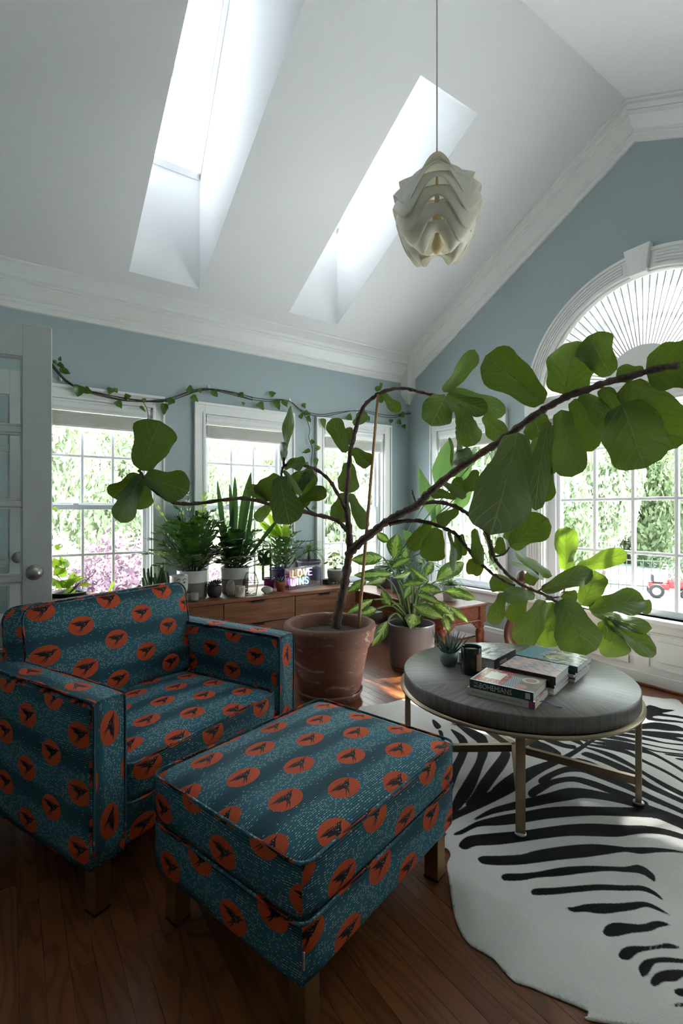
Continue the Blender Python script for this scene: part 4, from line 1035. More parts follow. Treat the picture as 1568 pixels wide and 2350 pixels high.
def prof(kind, t):
    P = PROF[kind]
    for (a, x), (b, y) in zip(P, P[1:]):
        if t <= b: return x + (y - x) * (t - a) / (b - a + 1e-9)
    return 0.0
def leaf_rows(B, T, width, nrm, kind, curl=.08, fold=.12, wave=.05, nL=14, nW=8, seed=0, droop=0.0, tw=0.0):
    B, T = Vector(B), Vector(T); ax = T - B; L = ax.length; a = ax / L; nrm = Vector(nrm)
    n = nrm - a * nrm.dot(a); n = n.normalized() if n.length > 1e-6 else a.orthogonal().normalized(); wv = a.cross(n)
    rr = random.Random(seed); p1, p2, p3 = (rr.uniform(0, 6.28) for _ in range(3)); rows = []
    for i in range(nL + 1):
        t = i / nL; tt = t if nL < 9 else (t - .05 * math.sin(2 * PI * t)); an = tw * (tt - .5)
        n_ = n * math.cos(an) + wv * math.sin(an); w_ = wv * math.cos(an) - n * math.sin(an)
        h = width / 2 * prof(kind, tt); c = B + a * (L * tt) + n_ * (curl * L * math.sin(PI * tt)) - UP * (droop * L * tt * (1 - tt) * -2.0)
        row = []
        for j in range(nW + 1):
            s = 2 * j / nW - 1; side = 1 + .075 * math.sin(13 * tt + (p1 if s > 0 else p2))
            q = c + w_ * (h * s * side) + n_ * (fold * h * abs(s) ** 1.2 + wave * h * (s * s) * math.sin(9 * tt + (p2 if s > 0 else p3)))
            row.append(q)
        rows.append(row)
    return rows
def px_leaf(root, bx, by, tx, ty, w, db, dt=None, roll=0.0, kind='fig', mat=None, name='leaf', curl=None, fold=None, stalk=0.0, seed=None, flip=None, **kw):
    """a leaf whose base and tip are seen at these picture points, at these distances"""
    dt = db if dt is None else dt; seed = int(bx * 7 + by * 13 + tx) if seed is None else seed; rr = random.Random(seed)
    B, T = atd(bx, by, db), atd(tx, ty, dt); v = (C0 - (B + T) / 2).normalized(); a = (T - B).normalized()
    w0 = a.cross(v).normalized(); n0 = w0.cross(a); ro = math.radians(roll + rr.uniform(-14, 14)); n = n0 * math.cos(ro) - w0 * math.sin(ro)
    if (rr.random() < .45) if flip is None else flip: n = -n
    W = w * ((db + dt) / 2) / FPX / max(.4, math.cos(math.radians(roll)))
    mb = MB().strip(leaf_rows(B, T, W, n, kind, rr.uniform(-.10, .10) if curl is None else curl, rr.uniform(.05, .22) if fold is None else fold, rr.uniform(.12, .24), seed=seed, **kw))
    return obj(name, mb, mat, root, world=True)

# ---------------------------------------------------------------- the big fig in the terracotta pot
def _terra(name, c1, c2, salt=.5):
    t = NT(name); p = t.obj(); x, y, z = t.sep(p)
    c = t.mix(t.noise(p, 6, 4, .6), c1, c2)
    s = t.mul(t.ss(t.noise(t.scale(p, (4, 4, 11)), 1.6, 5, .62, .7), .56, .70), salt)
    c = t.mix(s, c, srgb(206, 190, 180))
    return t.done(t.bsdf(c, .78, 0, t.bump(t.noise(p, 60, 4), .18, .004)))
TERRA = _terra('terracotta', srgb(112, 74, 62), srgb(134, 94, 80), .7)
FGX, FGY = 1.730, 2.685
fig = thing('potted_fig_tree', 'sprawling fiddle leaf fig tree in a big terracotta pot', 'plant', (FGX, FGY, 0))
obj('pot', MB().lathe([(0, .03), (.190, .03), (.197, .038), (.222, .17), (.226, .176), (.224, .186), (.252, .325), (.262, .335), (.264, .352), (.270, .36), (.284, .366), (.287, .40), (.292, .425), (.298, .437), (.300, .455), (.294, .474), (.280, .482), (.264, .476), (.257, .462), (.252, .42), (.248, .40)], 56), TERRA, fig)
obj('saucer', MB().lathe([(0, .0), (.185, 0), (.198, .006), (.205, .035), (.213, .042), (.216, .054), (.208, .058), (.199, .05), (.193, .02), (0, .02)], 48), TERRA, fig)
obj('soil', MB().lathe([(.25, .40), (.17, .41), (.08, .404), (0, .408)], 28), SOIL, fig)
random.seed(11)
def branch(pts, r0, r1, name='branch', nodes=True):
    P = catmull([atd(x, y, d + (.17 * min(1, max(0, (x - 1140) / 150)) if y > 1230 and d < 2.95 else 0)) for x, y, d in pts], 5); n = len(P)
    rad = [lerp(r0, r1, i / (n - 1)) * (1 + (.16 * math.sin(i * 1.9) + random.uniform(-.1, .12) if nodes else 0)) for i in range(n)]
    P = [p + Vector((random.uniform(-1, 1), random.uniform(-1, 1), random.uniform(-1, 1))) * .0022 for p in P]
    return obj(name, MB().tube(P, rad, 9), BARK, fig, world=True)
branch([(771, 1442, 3.17), (776, 1410, 3.17), (785, 1370, 3.165), (793, 1325, 3.16), (799, 1290, 3.155), (802, 1262, 3.15), (801, 1215, 3.15), (796, 1180, 3.15), (794, 1158, 3.15)], .034, .017, 'trunk')
branch([(794, 1162, 3.15), (799, 1090, 3.13), (804, 1039, 3.12), (812, 1003, 3.10), (821, 970, 3.09), (835, 934, 3.08), (853, 915, 3.08), (872, 902, 3.08), (901, 893, 3.08), (932, 892, 3.08), (962, 899, 3.08), (1000, 908, 3.06), (1020, 908, 3.04)], .016, .0085)
branch([(794, 1175, 3.15), (789, 1160, 3.14), (776, 1135, 3.10), (758, 1105, 3.06), (733, 1082, 3.02), (702, 1069, 2.98), (672, 1068, 2.95), (651, 1068, 2.94)], .013, .008)
branch([(645, 1098, 2.93), (648, 1080, 2.94), (651, 1066, 2.94), (652, 1050, 2.95)], .008, .006)
branch([(802, 1225, 3.15), (793, 1214, 3.14), (779, 1199, 3.12), (758, 1189, 3.1), (722, 1180, 3.06), (692, 1172, 3.03), (650, 1164, 2.99), (621, 1157, 2.96), (564, 1144, 2.9), (508, 1148, 2.85), (454, 1155, 2.8), (414, 1156, 2.77), (382, 1145, 2.75), (358, 1128, 2.73), (338, 1110, 2.72), (328, 1093, 2.71), (320, 1080, 2.7)], .014, .0085)
branch([(720, 1179, 3.06), (702, 1163, 3.05), (692, 1146, 3.04), (687, 1134, 3.03)], .006, .005)
branch([(799, 1275, 3.155), (812, 1260, 3.14), (830, 1242, 3.11), (855, 1222, 3.07), (881, 1202, 3.03), (906, 1186, 2.99), (932, 1173, 2.95), (960, 1157, 2.90), (975, 1140, 2.87), (1001, 1117, 2.82), (1039, 1085, 2.74), (1073, 1062, 2.67), (1108, 1038, 2.60), (1140, 1018, 2.53), (1185, 985, 2.44), (1231, 950, 2.35), (1270, 927, 2.28), (1309, 907, 2.21), (1348, 894, 2.14), (1386, 880, 2.08), (1425, 870, 2.02), (1480, 853, 1.95), (1560, 838, 1.86)], .027, .0125)
branch([(893, 1203, 3.0), (919, 1197, 2.99), (957, 1195, 2.98), (989, 1201, 2.97), (1021, 1213, 2.96), (1046, 1225, 2.95), (1063, 1245, 2.94), (1078, 1265, 2.93), (1093, 1285, 2.92), (1113, 1302, 2.91), (1137, 1322, 2.90), (1162, 1336, 2.89), (1181, 1344, 2.88)], .013, .0075)
branch([(960, 1157, 2.92), (1002, 1152, 2.92), (1039, 1160, 2.92), (1063, 1172, 2.91), (1095, 1195, 2.89), (1117, 1222, 2.88), (1123, 1238, 2.87), (1130, 1262, 2.87), (1137, 1285, 2.86), (1152, 1304, 2.85), (1174, 1326, 2.84), (1206, 1346, 2.83), (1236, 1359, 2.82), (1261, 1371, 2.81), (1280, 1384, 2.80)], .0125, .008)
branch([(1137, 1276, 2.86), (1157, 1272, 2.86), (1170, 1256, 2.86)], .006, .005)
branch([(1236, 1358, 2.82), (1248, 1345, 2.83), (1258, 1340, 2.83)], .005, .004); branch([(955, 1158, 2.9), (950, 1140, 2.9), (946, 1124, 2.9)], .004, .004)
branch([(1261, 1371, 2.81), (1285, 1368, 2.96), (1300, 1345, 3.1), (1300, 1312, 3.32)], .006, .004); branch([(1300, 1345, 3.1), (1324, 1306, 3.22)], .005, .004); branch([(1270, 1377, 2.81), (1320, 1390, 2.80), (1350, 1398, 2.80)], .006, .004)
FL = [  # base, tip, width, distance base / tip, roll
 (323, 1080, 368, 966, 98, 2.70, 2.66, 0), (319, 1087, 258, 1142, 58, 2.70, 2.72, 20), (325, 1090, 277, 1200, 54, 2.69, 2.62, 10), (325, 1092, 322, 1170, 56, 2.72, 2.76, 0), (331, 1092, 434, 1128, 76, 2.70, 2.72, 0),
 (651, 1061, 667, 930, 26, 2.95, 2.95, 60), (650, 1062, 647, 1014, 22, 2.96, 2.97, 40), (652, 1072, 702, 1062, 34, 2.94, 2.9, 35), (641, 1092, 665, 1204, 76, 2.92, 2.80, 0), (640, 1090, 596, 1142, 54, 2.95, 2.98, 0), (616, 1150, 568, 1116, 32, 2.97, 2.98, 0), (626, 1155, 588, 1196, 30, 2.97, 2.96, 20),
 (719, 1079, 667, 1117, 46, 3.02, 3.02, 0), (716, 1083, 690, 1132, 46, 3.03, 3.06, 0), (690, 1146, 750, 1125, 38, 3.02, 2.98, 0), (688, 1138, 706, 1162, 30, 3.04, 3.04, 0), (652, 1078, 690, 1136, 16, 2.93, 2.9, 60),
 (795, 1039, 762, 960, 44, 3.10, 3.04, 0), (800, 1022, 803, 980, 20, 3.12, 3.12, 30), (812, 976, 843, 948, 30, 3.09, 3.1, 0), (808, 1031, 851, 1067, 40, 3.10, 3.08, 0), (801, 1060, 799, 1132, 52, 3.16, 3.16, 0), (792, 1131, 775, 1199, 50, 3.18, 3.2, 0), (803, 1132, 841, 1215, 32, 3.16, 3.15, 20),
 (875, 900, 918, 946, 24, 3.08, 3.05, 30), (868, 898, 866, 886, 14, 3.08, 3.08, 0), (872, 896, 876, 878, 8, 3.08, 3.08, 0), (870, 905, 876, 925, 12, 3.07, 3.06, 0),
 (1018, 900, 1090, 802, 46, 3.04, 3.02, 15), (1023, 908, 990, 978, 74, 3.03, 2.98, 0), (1025, 905, 1120, 944, 42, 3.03, 3.0, 15), (1035, 897, 1161, 948, 48, 3.06, 3.08, 10), (1047, 928, 1081, 996, 42, 3.02, 2.98, 10), (1113, 950, 1155, 1009, 50, 3.05, 3.02, 0), (1062, 965, 1090, 1022, 58, 3.06, 3.08, 0), (1047, 987, 1057, 1067, 17, 3.06, 3.05, 40), (1032, 1003, 1043, 1080, 15, 3.05, 3.05, 50),
 (1249, 925, 1114, 817, 96, 2.34, 2.38, 0), (1296, 906, 1326, 782, 112, 2.24, 2.20, 0), (1402, 862, 1350, 771, 82, 2.10, 2.14, 0), (1480, 852, 1414, 862, 42, 1.97, 2.02, 20), (1482, 851, 1606, 828, 112, 1.95, 1.86, 0), (1428, 925, 1480, 1075, 130, 2.02, 1.92, 0), (1437, 878, 1556, 1028, 132, 2.06, 2.10, 0), (1384, 888, 1420, 956, 58, 2.14, 2.20, 0),
 (1332, 903, 1432, 997, 60, 2.19, 2.12, 20), (1319, 915, 1360, 1036, 66, 2.26, 2.30, 0), (1288, 940, 1313, 1095, 78, 2.25, 2.18, 0), (1259, 964, 1229, 1172, 46, 2.30, 2.24, 35), (1242, 1000, 1214, 1166, 70, 2.40, 2.46, 0), (1256, 1056, 1253, 1152, 40, 2.45, 2.48, 0), (1189, 992, 1126, 1228, 134, 2.36, 2.08, 0), (1225, 953, 1243, 1006, 62, 2.42, 2.46, 0), (1270, 975, 1276, 1042, 28, 2.36, 2.4, 20), (1268, 1025, 1262, 1090, 34, 2.42, 2.44, 0),
 (1095, 1078, 1071, 1127, 34, 2.86, 2.88, 0), (1017, 1107, 1070, 1141, 24, 2.84, 2.84, 20), (1049, 1142, 986, 1129, 24, 2.90, 2.9, 20), (1053, 1170, 1004, 1201, 34, 2.92, 2.92, 0), (1004, 1211, 988, 1288, 60, 2.98, 2.96, 0), (986, 1199, 941, 1263, 40, 3.0, 3.02, 0), (1031, 1217, 1043, 1315, 22, 2.95, 2.92, 40), (1048, 1225, 1051, 1287, 22, 2.95, 2.95, 20), (1060, 1225, 1066, 1276, 18, 2.95, 2.95, 20), (1090, 1212, 1103, 1297, 28, 2.92, 2.88, 30), (1110, 1218, 1135, 1291, 14, 2.9, 2.88, 50),
 (1149, 1232, 1147, 1273, 28, 2.88, 2.88, 0), (1166, 1241, 1193, 1203, 42, 2.88, 2.9, 10), (1171, 1255, 1259, 1190, 70, 2.84, 2.78, 0), (1190, 1215, 1208, 1172, 28, 2.88, 2.9, 0), (1110, 1307, 1070, 1296, 42, 2.92, 2.94, 0), (1075, 1130, 1040, 1100, 30, 2.9, 2.92, 0), (1085, 1175, 1120, 1150, 44, 2.94, 2.98, 0), (1040, 1060, 1085, 1040, 40, 3.0, 3.05, 0),
 (1300, 1310, 1301, 1209, 54, 3.32, 3.36, 0), (1324, 1306, 1440, 1268, 44, 3.22, 3.12, 10), (1182, 1266, 1268, 1322, 24, 2.88, 2.86, 40), (1172, 1289, 1249, 1328, 18, 2.87, 2.86, 40), (1243, 1356, 1360, 1308, 50, 2.82, 2.76, 10), (1336, 1390, 1368, 1310, 66, 2.79, 2.74, 10), (1351, 1398, 1482, 1380, 64, 2.78, 2.72, 10), (1452, 1382, 1497, 1397, 36, 2.80, 2.8, 0), (1354, 1399, 1497, 1442, 38, 2.78, 2.74, 20),
 (1387, 1420, 1507, 1501, 48, 2.78, 2.76, 15), (1386, 1422, 1417, 1509, 66, 2.79, 2.80, 0), (1293, 1373, 1343, 1505, 102, 2.78, 2.64, 0), (1252, 1378, 1190, 1482, 62, 2.80, 2.76, 15), (1268, 1381, 1254, 1486, 74, 2.82, 2.84, 0), (1229, 1365, 1154, 1367, 42, 2.82, 2.84, 0), (1156, 1360, 1128, 1433, 40, 2.86, 2.86, 0), (1180, 1345, 1123, 1334, 44, 2.90, 2.92, 0), (1286, 1364, 1326, 1371, 30, 2.84, 2.84, 0), (1205, 1368, 1172, 1427, 44, 2.88, 2.9, 0), (1214, 1342, 1226, 1308, 32, 2.86, 2.88, 0),
]
def deeper(x, y, d):    # the low right limb reaches back towards the arched window
    return d + (.17 * min(1, max(0, (x - 1140) / 150)) if y > 1190 and 2.6 < d < 2.95 else 0)
for (bx, by, tx_, ty_, w_, db, dt, ro) in FL:
    if by > 1190: db, dt = deeper(bx, by, db), deeper(tx_, ty_, dt)
    px_leaf(fig, bx, by, tx_, ty_, w_ * .98, db, dt, ro, 'fig' if math.hypot(tx_ - bx, ty_ - by) > 1.25 * w_ else 'round', FIGM)
# bamboo stake leaning in the pot
P0, P1 = atd(823, 1442, 3.13), atd(868, 905, 3.07)
stk = tag(obj('bamboo_stake', MB().tube([P0.lerp(P1, k / 12) for k in range(13)], [.0115 - .0025 * k / 12 for k in range(13)], 10), BAMBOO), 'thin bamboo stake standing in the terracotta fig pot', 'stake')
for f in (.12, .37, .62, .86):
    c = P0.lerp(P1, f); d = (P1 - P0).normalized(); obj('node', MB().tube([c - d * .004, c, c + d * .004], [.010, .0128, .010], 10), BAMBOO, stk)

# ---------------------------------------------------------------- dieffenbachia in the dark pot
GREYPOT = plain('charcoal_ceramic', srgb(78, 76, 78), .5, var=.12, vscale=9, bump=.08, bscale=90)
dfx, dfy = 2.545, 2.80
df = thing('potted_dieffenbachia', 'dumb cane with yellow splashed leaves in a tall charcoal pot', 'plant', (dfx, dfy, 0))
obj('pot', MB().lathe([(0, .03), (.150, .03), (.162, .036), (.166, .06), (.178, .335), (.178, .346), (.170, .348), (.166, .34), (.162, .29)], 44), GREYPOT, df)
obj('saucer', MB().lathe([(0, 0), (.15, 0), (.158, .02), (.15, .026), (0, .03)], 36), TERRA, df)
obj('soil', MB().lathe([(.163, .29), (.08, .296), (0, .292)], 24), SOIL, df)
DZ = lambda x, y: (800 + x / 3.92, 1180 + y / 3.92)
DL = [(310, 385, 20, 412, 98, 3.55, 3.5), (400, 540, 45, 548, 84, 3.5, 3.4), (412, 400, 440, 178, 120, 3.6, 3.65), (372, 250, 252, 168, 64, 3.75, 3.8), (340, 572, 162, 634, 66, 3.45, 3.35), (165, 588, -10, 700, 66, 3.5, 3.45), (222, 765, -25, 895, 66, 3.45, 3.35), (352, 958, 208, 1192, 84, 3.4, 3.3), (382, 822, 300, 688, 76, 3.55, 3.6), (590, 898, 556, 1034, 112, 3.4, 3.3), (588, 828, 850, 936, 100, 3.45, 3.4), (758, 778, 920, 896, 76, 3.5, 3.45),
      (636, 672, 836, 694, 80, 3.5, 3.45), (866, 690, 1146, 766, 80, 3.6, 3.55), (788, 602, 1044, 436, 118, 3.75, 3.8), (908, 828, 1076, 976, 58, 3.55, 3.5), (722, 600, 566, 486, 46, 3.7, 3.7), (858, 900, 905, 1056, 76, 3.5, 3.45), (560, 520, 396, 574, 56, 3.5, 3.4), (480, 640, 694, 618, 56, 3.45, 3.4), (388, 482, 556, 398, 64, 3.6, 3.6), (252, 850, 112, 900, 66, 3.5, 3.45), (838, 850, 956, 960, 66, 3.5, 3.5), (618, 718, 826, 806, 64, 3.45, 3.4), (500, 440, 520, 300, 60, 3.75, 3.8), (690, 560, 760, 430, 70, 3.8, 3.85), (560, 640, 500, 760, 60, 3.4, 3.35)]
for i, (bx, by, tx_, ty_, w_, db, dt) in enumerate(DL):
    b, t_ = DZ(bx, by), DZ(tx_, ty_); lf = px_leaf(df, *b, *t_, w_ * 1.25 / 3.92, db, dt, 10, 'ell', DIEFM, curl=.10, fold=.25, flip=False)
    c = Vector((dfx, dfy, .30)) + Vector((random.uniform(-.04, .04), random.uniform(-.04, .04), 0)); e = atd(*b, db); m = c.lerp(e, .55) + Vector((0, 0, .08))
    obj('stalk', MB().tube(catmull([c, m, e], 6), [.009] * 6 + [.006] * 6 + [.004], 7), STEMG, df, world=True)

# ---------------------------------------------------------------- generic fronds
def frond_mesh(base, pts, n, ll, lw, mat, root, kind='ell', name='frond', r=.004, seed=0, up=.2, both=True):
    """one compound leaf: arched stalk with two ranks of leaflets"""
    rr = random.Random(seed); P = catmull([Vector(p) for p in pts], 8); N = len(P); mb = MB()
    mb.tube(P, [lerp(r, r * .35, i / (N - 1)) for i in range(N)], 5)
    for k in range(n):
        f = lerp(.18, 1.0, k / (n - 1)); i = min(N - 2, int(f * (N - 1))); p = P[i].lerp(P[i + 1], f * (N - 1) - i); t = (P[i + 1] - P[i]).normalized()
        sd = t.cross(UP); sd = sd.normalized() if sd.length > .05 else Vector((1, 0, 0)); nn = sd.cross(t)
        for s in ((-1, 1) if both else (1 if k % 2 else -1,)):
            d = (t * rr.uniform(.55, .85) + sd * s * .8 + nn * rr.uniform(-.1, up)).normalized()
            if k == n - 1: d = (t + sd * s * .25).normalized()
            sc = (.75 + .25 * math.sin(PI * f)) * rr.uniform(.85, 1.1)
            mb.strip(leaf_rows(p, p + d * ll * sc, lw * sc, nn + sd * s * rr.uniform(-.5, .1), kind, -.10, .22, .0, 5, 2, rr.randrange(999)))
    return obj(name, mb, [mat], root, world=True)
def fan_fronds(root, c, n, h, spread, ll, lw, nl, mat, seed, bias=(0, 0), r0=.05, low=.35, kind='ell'):
    rr = random.Random(seed)
    for k in range(n):
        a = 2 * PI * (k + rr.uniform(-.3, .3)) / n; q = (k * .618) % 1.0; hh = h * (1 - (1 - low) * q) * rr.uniform(.9, 1.08); sp = spread * (.25 + .85 * q) * rr.uniform(.8, 1.15)
        d = Vector((math.cos(a) + bias[0], math.sin(a) + bias[1], 0)); b = Vector(c) + Vector((math.cos(a), math.sin(a), 0)) * r0 * rr.uniform(.3, 1)
        pts = [b, b + d * sp * .35 + UP * hh * .55, b + d * sp * .75 + UP * hh * .92, b + d * sp * 1.1 + UP * hh]
        for p in pts: p.y = min(p.y, Y0 - .10)
        frond_mesh(b, pts, nl, ll, lw, mat, root, kind, seed=rr.randrange(9999))
ZT = .53
def twotone(name='pot'):
    t = NT('two_tone_glaze'); x, y, z = t.sep(t.obj()); k = t.ss(z, .118, .120)
    rib = t.noise(t.comb(t.mul(x, 2.0), t.mul(y, 2.0), t.mul(z, 130.0)), 1.0, 3, .6)
    g = t.mix(rib, srgb(112, 108, 102), srgb(146, 142, 134)); c = t.mix(k, g, srgb(226, 226, 226))
    return t.done(t.bsdf(c, t.sub(.7, t.mul(k, .45)), 0, t.bump(t.mul(rib, t.sub(1.0, k)), .35, .003)))
TWOT = twotone()
def pot_lathe(r0, r1, h, wall=.007, lip=0.0, foot=.0):
    return MB().lathe([(0, foot), (r0, foot), (r0 + .003, foot + .004), (lerp(r0, r1, .5) + .001, h * .5), (r1, h - .003), (r1 + lip, h - .002), (r1 + lip, h), (r1 - wall, h), (r1 - wall, h * .86)], 36)
def soil(root, r, z): obj('soil', MB().lathe([(r, z), (r * .5, z + .006), (0, z + .004)], 20), SOIL, root)
z1 = thing('potted_zz_plant', 'glossy zz plant in a white and grey pot next to the face vase', 'plant', (1.185, 3.81, ZT))
obj('pot', pot_lathe(.105, .118, .210), TWOT, z1); soil(z1, .112, .19)
fan_fronds(z1, (1.185, 3.81, ZT + .19), 34, .47, .36, .084, .042, 10, ZZM, 3, (0, -.22), .07, .26)
for k, (x0, y0_, x1, y1_, m_) in enumerate([(442, 1290, 403, 1088, 0), (436, 1292, 352, 1150, 0), (446, 1290, 428, 1110, 1), (440, 1292, 345, 1270, 0), (450, 1290, 470, 1140, 0)]):
    b_, e_ = atd(x0, y0_, 3.77), atd(x1, y1_, 3.72); frond_mesh(b_, [b_, b_.lerp(e_, .5) + UP * .03, e_], 9, .062, .026, POTHM if m_ == 0 else ZZM, z1, seed=k + 50)
z2 = thing('potted_snake_plant', 'upright snake plant with zz fronds in a white and grey pot', 'plant', (1.540, 3.825, ZT))
obj('pot', pot_lathe(.102, .115, .210), TWOT, z2); soil(z2, .108, .19)
fan_fronds(z2, (1.540, 3.825, ZT + .19), 26, .36, .30, .082, .046, 9, ZZM, 8, (.05, -.25), .06, .15)
for k, (x, y0_, tx_, ty_, w_) in enumerate([(524, 1230, 499, 1100, 15), (532, 1230, 527, 1108, 13), (538, 1235, 539, 1092, 16), (545, 1240, 577, 1082, 26), (560, 1240, 583, 1120, 12), (515, 1290, 536, 1160, 16), (568, 1240, 640, 1190, 12)]):
    px_leaf(z2, x, y0_ + 45, tx_, ty_, w_ * .8, 3.98, 3.98, 15, 'sword', SNAKEM, 'blade', curl=.02, fold=.25)
BLUEP = plain('cobalt_glaze', srgb(36, 46, 104), .15, var=.2, vscale=12, Coat_Weight=.4)
z3 = thing('potted_zz_plant', 'spindly zz plant in a cobalt blue glazed pot', 'plant', (1.985, 3.86, ZT))
obj('pot', MB().lathe([(0, 0), (.078, 0), (.085, .01), (.096, .10), (.102, .145), (.114, .152), (.116, .165), (.106, .168), (.098, .16), (.094, .13)], 36), BLUEP, z3); soil(z3, .096, .145)
fan_fronds(z3, (1.985, 3.86, ZT + .14), 18, .42, .24, .070, .030, 9, ZZM, 21, (0, -.15), .05, .35)
for k, (tx_, ty_) in enumerate([(588, 1185), (600, 1200), (612, 1172), (627, 1196), (657, 1190), (664, 1212)]): px_leaf(z3, 640 + k * 3, 1235, tx_, ty_, 16, 4.15, 4.1, 10, 'ell', POTHM)
# ponytail palm
GREYPL = plain('grey_plastic', srgb(112, 114, 118), .42, var=.08)
pt = thing('potted_ponytail_palm', 'ponytail palm with thin drooping leaves in a grey plastic pot', 'plant', (2.30, 3.925, ZT))
obj('pot', MB().lathe([(0, 0), (.078, 0), (.082, .006), (.104, .19), (.112, .192), (.115, .21), (.110, .213), (.104, .205), (.098, .17)], 36), GREYPL, pt); soil(pt, .1, .18)
obj('bulb', MB().lathe([(.0, .175), (.034, .178), (.032, .195), (.02, .22), (.012, .26), (.010, .30), (0, .305)], 16), BARK, pt)
rr = random.Random(4); c = Vector((2.30, 3.925, ZT + .295))
for k in range(64):
    a = rr.uniform(0, 2 * PI); e = rr.uniform(.05, 1.25); L = rr.uniform(.16, .27); d = Vector((math.cos(a), math.sin(a), 0)); P = []
    for i in range(9):
        f = i / 8; P.append(c + d * (L * (f * math.cos(e) + .25 * f * f)) + UP * (L * (f * math.sin(e) * 1.15 - 1.05 * f * f * (1.1 - .4 * math.sin(e)))))
    mb = MB(); rows = []
    for i, p in enumerate(P):
        w2 = .0042 * (1 - (i / 8) ** 2) + .0004; sd = d.cross(UP); rows.append([clear(p - sd * w2), clear(p) + UP * .001, clear(p + sd * w2)])
    mb.strip(rows); obj('leaf', mb, GRASSM, pt, world=True)
# pilea
pl = thing('potted_pilea', 'round leaved pilea in a small white and grey pot', 'plant', (2.51, 3.80, ZT))
obj('pot', MB().lathe([(0, .012), (.05, .012), (.062, .02), (.074, .07), (.077, .128), (.070, .13), (.066, .11)], 32), TWOT, pl); soil(pl, .068, .112)
PILM = leaf_mat('pilea_leaf', srgb(96, 130, 70), srgb(130, 160, 92), srgb(130, 156, 100), srgb(170, 190, 130), (.45, .65, .12), 4.0, .6, .4, .03, tf=.35)
rr = random.Random(9)
for k in range(24):
    a = 2 * PI * k * .618; R_ = .03 + .09 * (k / 24) ** .7; z = ZT + .30 - .13 * (k / 24) + rr.uniform(-.02, .02); b = Vector((2.51, 3.80, ZT + .12)); e = Vector((2.51 + R_ * math.cos(a), 3.80 + R_ * math.sin(a), z)); d = Vector((math.cos(a), math.sin(a), -.6)).normalized(); w_ = rr.uniform(.032, .05)
    lf = obj('leaf', MB().strip(leaf_rows(e - d * w_ * .35, e + d * w_ * .65, w_, UP + d * .3, 'round', -.06, .05, .02, 8, 6, k)), PILM, pl, world=True)
    obj('stalk', MB().tube(catmull([b, b.lerp(e, .5) + UP * .03, e], 4), .0016, 4), STEMG, lf, world=True)
for s in (-1, 0, 1): obj('foot', MB().lathe([(0, 0), (.01, 0), (.012, .014), (0, .014)], 10, (.04 * math.cos(s * 2.09), .04 * math.sin(s * 2.09), 0)), TWOT, pl)
# stapelia in a pale bowl
CREAM = plain('cream_ceramic', srgb(212, 206, 196), .45, var=.04)
st_ = thing('potted_stapelia', 'finger stemmed stapelia cactus in a pale bowl beside the face vase', 'plant', (.905, 3.84, ZT))
obj('pot', MB().lathe([(0, 0), (.06, 0), (.07, .008), (.095, .075), (.1, .10), (.094, .102), (.088, .08)], 30), CREAM, st_); soil(st_, .09, .085)
rr = random.Random(12)
for k in range(18):
    a = rr.uniform(0, 6.28); b = Vector((.905 + rr.uniform(-.07, .07), 3.84 + rr.uniform(-.05, .05), ZT + .08)); h = rr.uniform(.07, .2); d = Vector((math.cos(a), math.sin(a) * .4, 0)) * rr.uniform(.02, .06)
    P = catmull([b, b + d * .7 + UP * h * .4, b + d * 1.1 + UP * h], 6); N = len(P)
    obj('stem', MB().tube(P, [.0105 * (1 - .25 * (i / N)) * (1 + .08 * (i % 2)) if i < N - 1 else .003 for i in range(N)], 4, smooth=False), CACTM, st_, world=True)
for (x0, y0_, x1, y1_) in ((385, 1300, 372, 1302), (384, 1345, 371, 1301), (386, 1352, 390, 1348)): pass
for k, (x0, y0_, xm, ym, x1, y1_) in enumerate([(352, 1330, 380, 1345, 371, 1302), (360, 1335, 388, 1352, 384, 1312), (368, 1345, 392, 1366, 390, 1340)]):
    obj('stem', MB().tube(catmull([atd(x0, y0_, 3.72), atd(xm, ym, 3.68), atd(x1, y1_, 3.66)], 6), .0095, 4, smooth=False), CACTM, st_, world=True)
# pothos in black pot and basket by the door
BLACKP = plain('black_plastic', (.015, .015, .016), .4); BASKET = plain('seagrass', srgb(140, 112, 84), .85, var=.3, vscale=90, bump=.6, bscale=150)
po = thing('potted_pothos', 'bright green pothos in a black pot set in a basket beside the door', 'plant', (.34, 3.82, ZT))
mb = MB()
for i in range(7): mb.tube([Vector((.34 + (.105 + i * .003) * math.cos(2 * PI * k / 24), 3.82 + (.105 + i * .003) * math.sin(2 * PI * k / 24), ZT + .009 + i * .0125)) for k in range(24)], .0075, 6, closed=True)
obj('basket', mb, BASKET, po, world=True)['kind'] = 'stuff'
obj('pot', MB().lathe([(0, .005), (.09, .005), (.108, .11), (.116, .115), (.112, .12), (.1, .1)], 30), BLACKP, po); soil(po, .1, .1)
for k, (bx, by, tx_, ty_, w_) in enumerate([(135, 1300, 122, 1280, 22), (138, 1318, 128, 1296, 24), (148, 1300, 137, 1276, 14), (155, 1285, 150, 1305, 18), (140, 1325, 150, 1300, 20), (150, 1345, 190, 1320, 16), (140, 1345, 170, 1328, 18), (145, 1350, 128, 1330, 22), (130, 1330, 118, 1345, 22), (150, 1340, 200, 1325, 12), (185, 1340, 212, 1342, 11), (160, 1360, 135, 1372, 16), (180, 1335, 170, 1318, 12), (128, 1250, 136, 1262, 12), (122, 1165, 133, 1172, 9), (130, 1370, 155, 1378, 14), (170, 1360, 150, 1345, 14), (160, 1330, 175, 1312, 12)]):
    px_leaf(po, bx, by, tx_, ty_, w_, 3.35 + .02 * (k % 5), 3.33, 10, 'heart', POTHM, fold=.15)
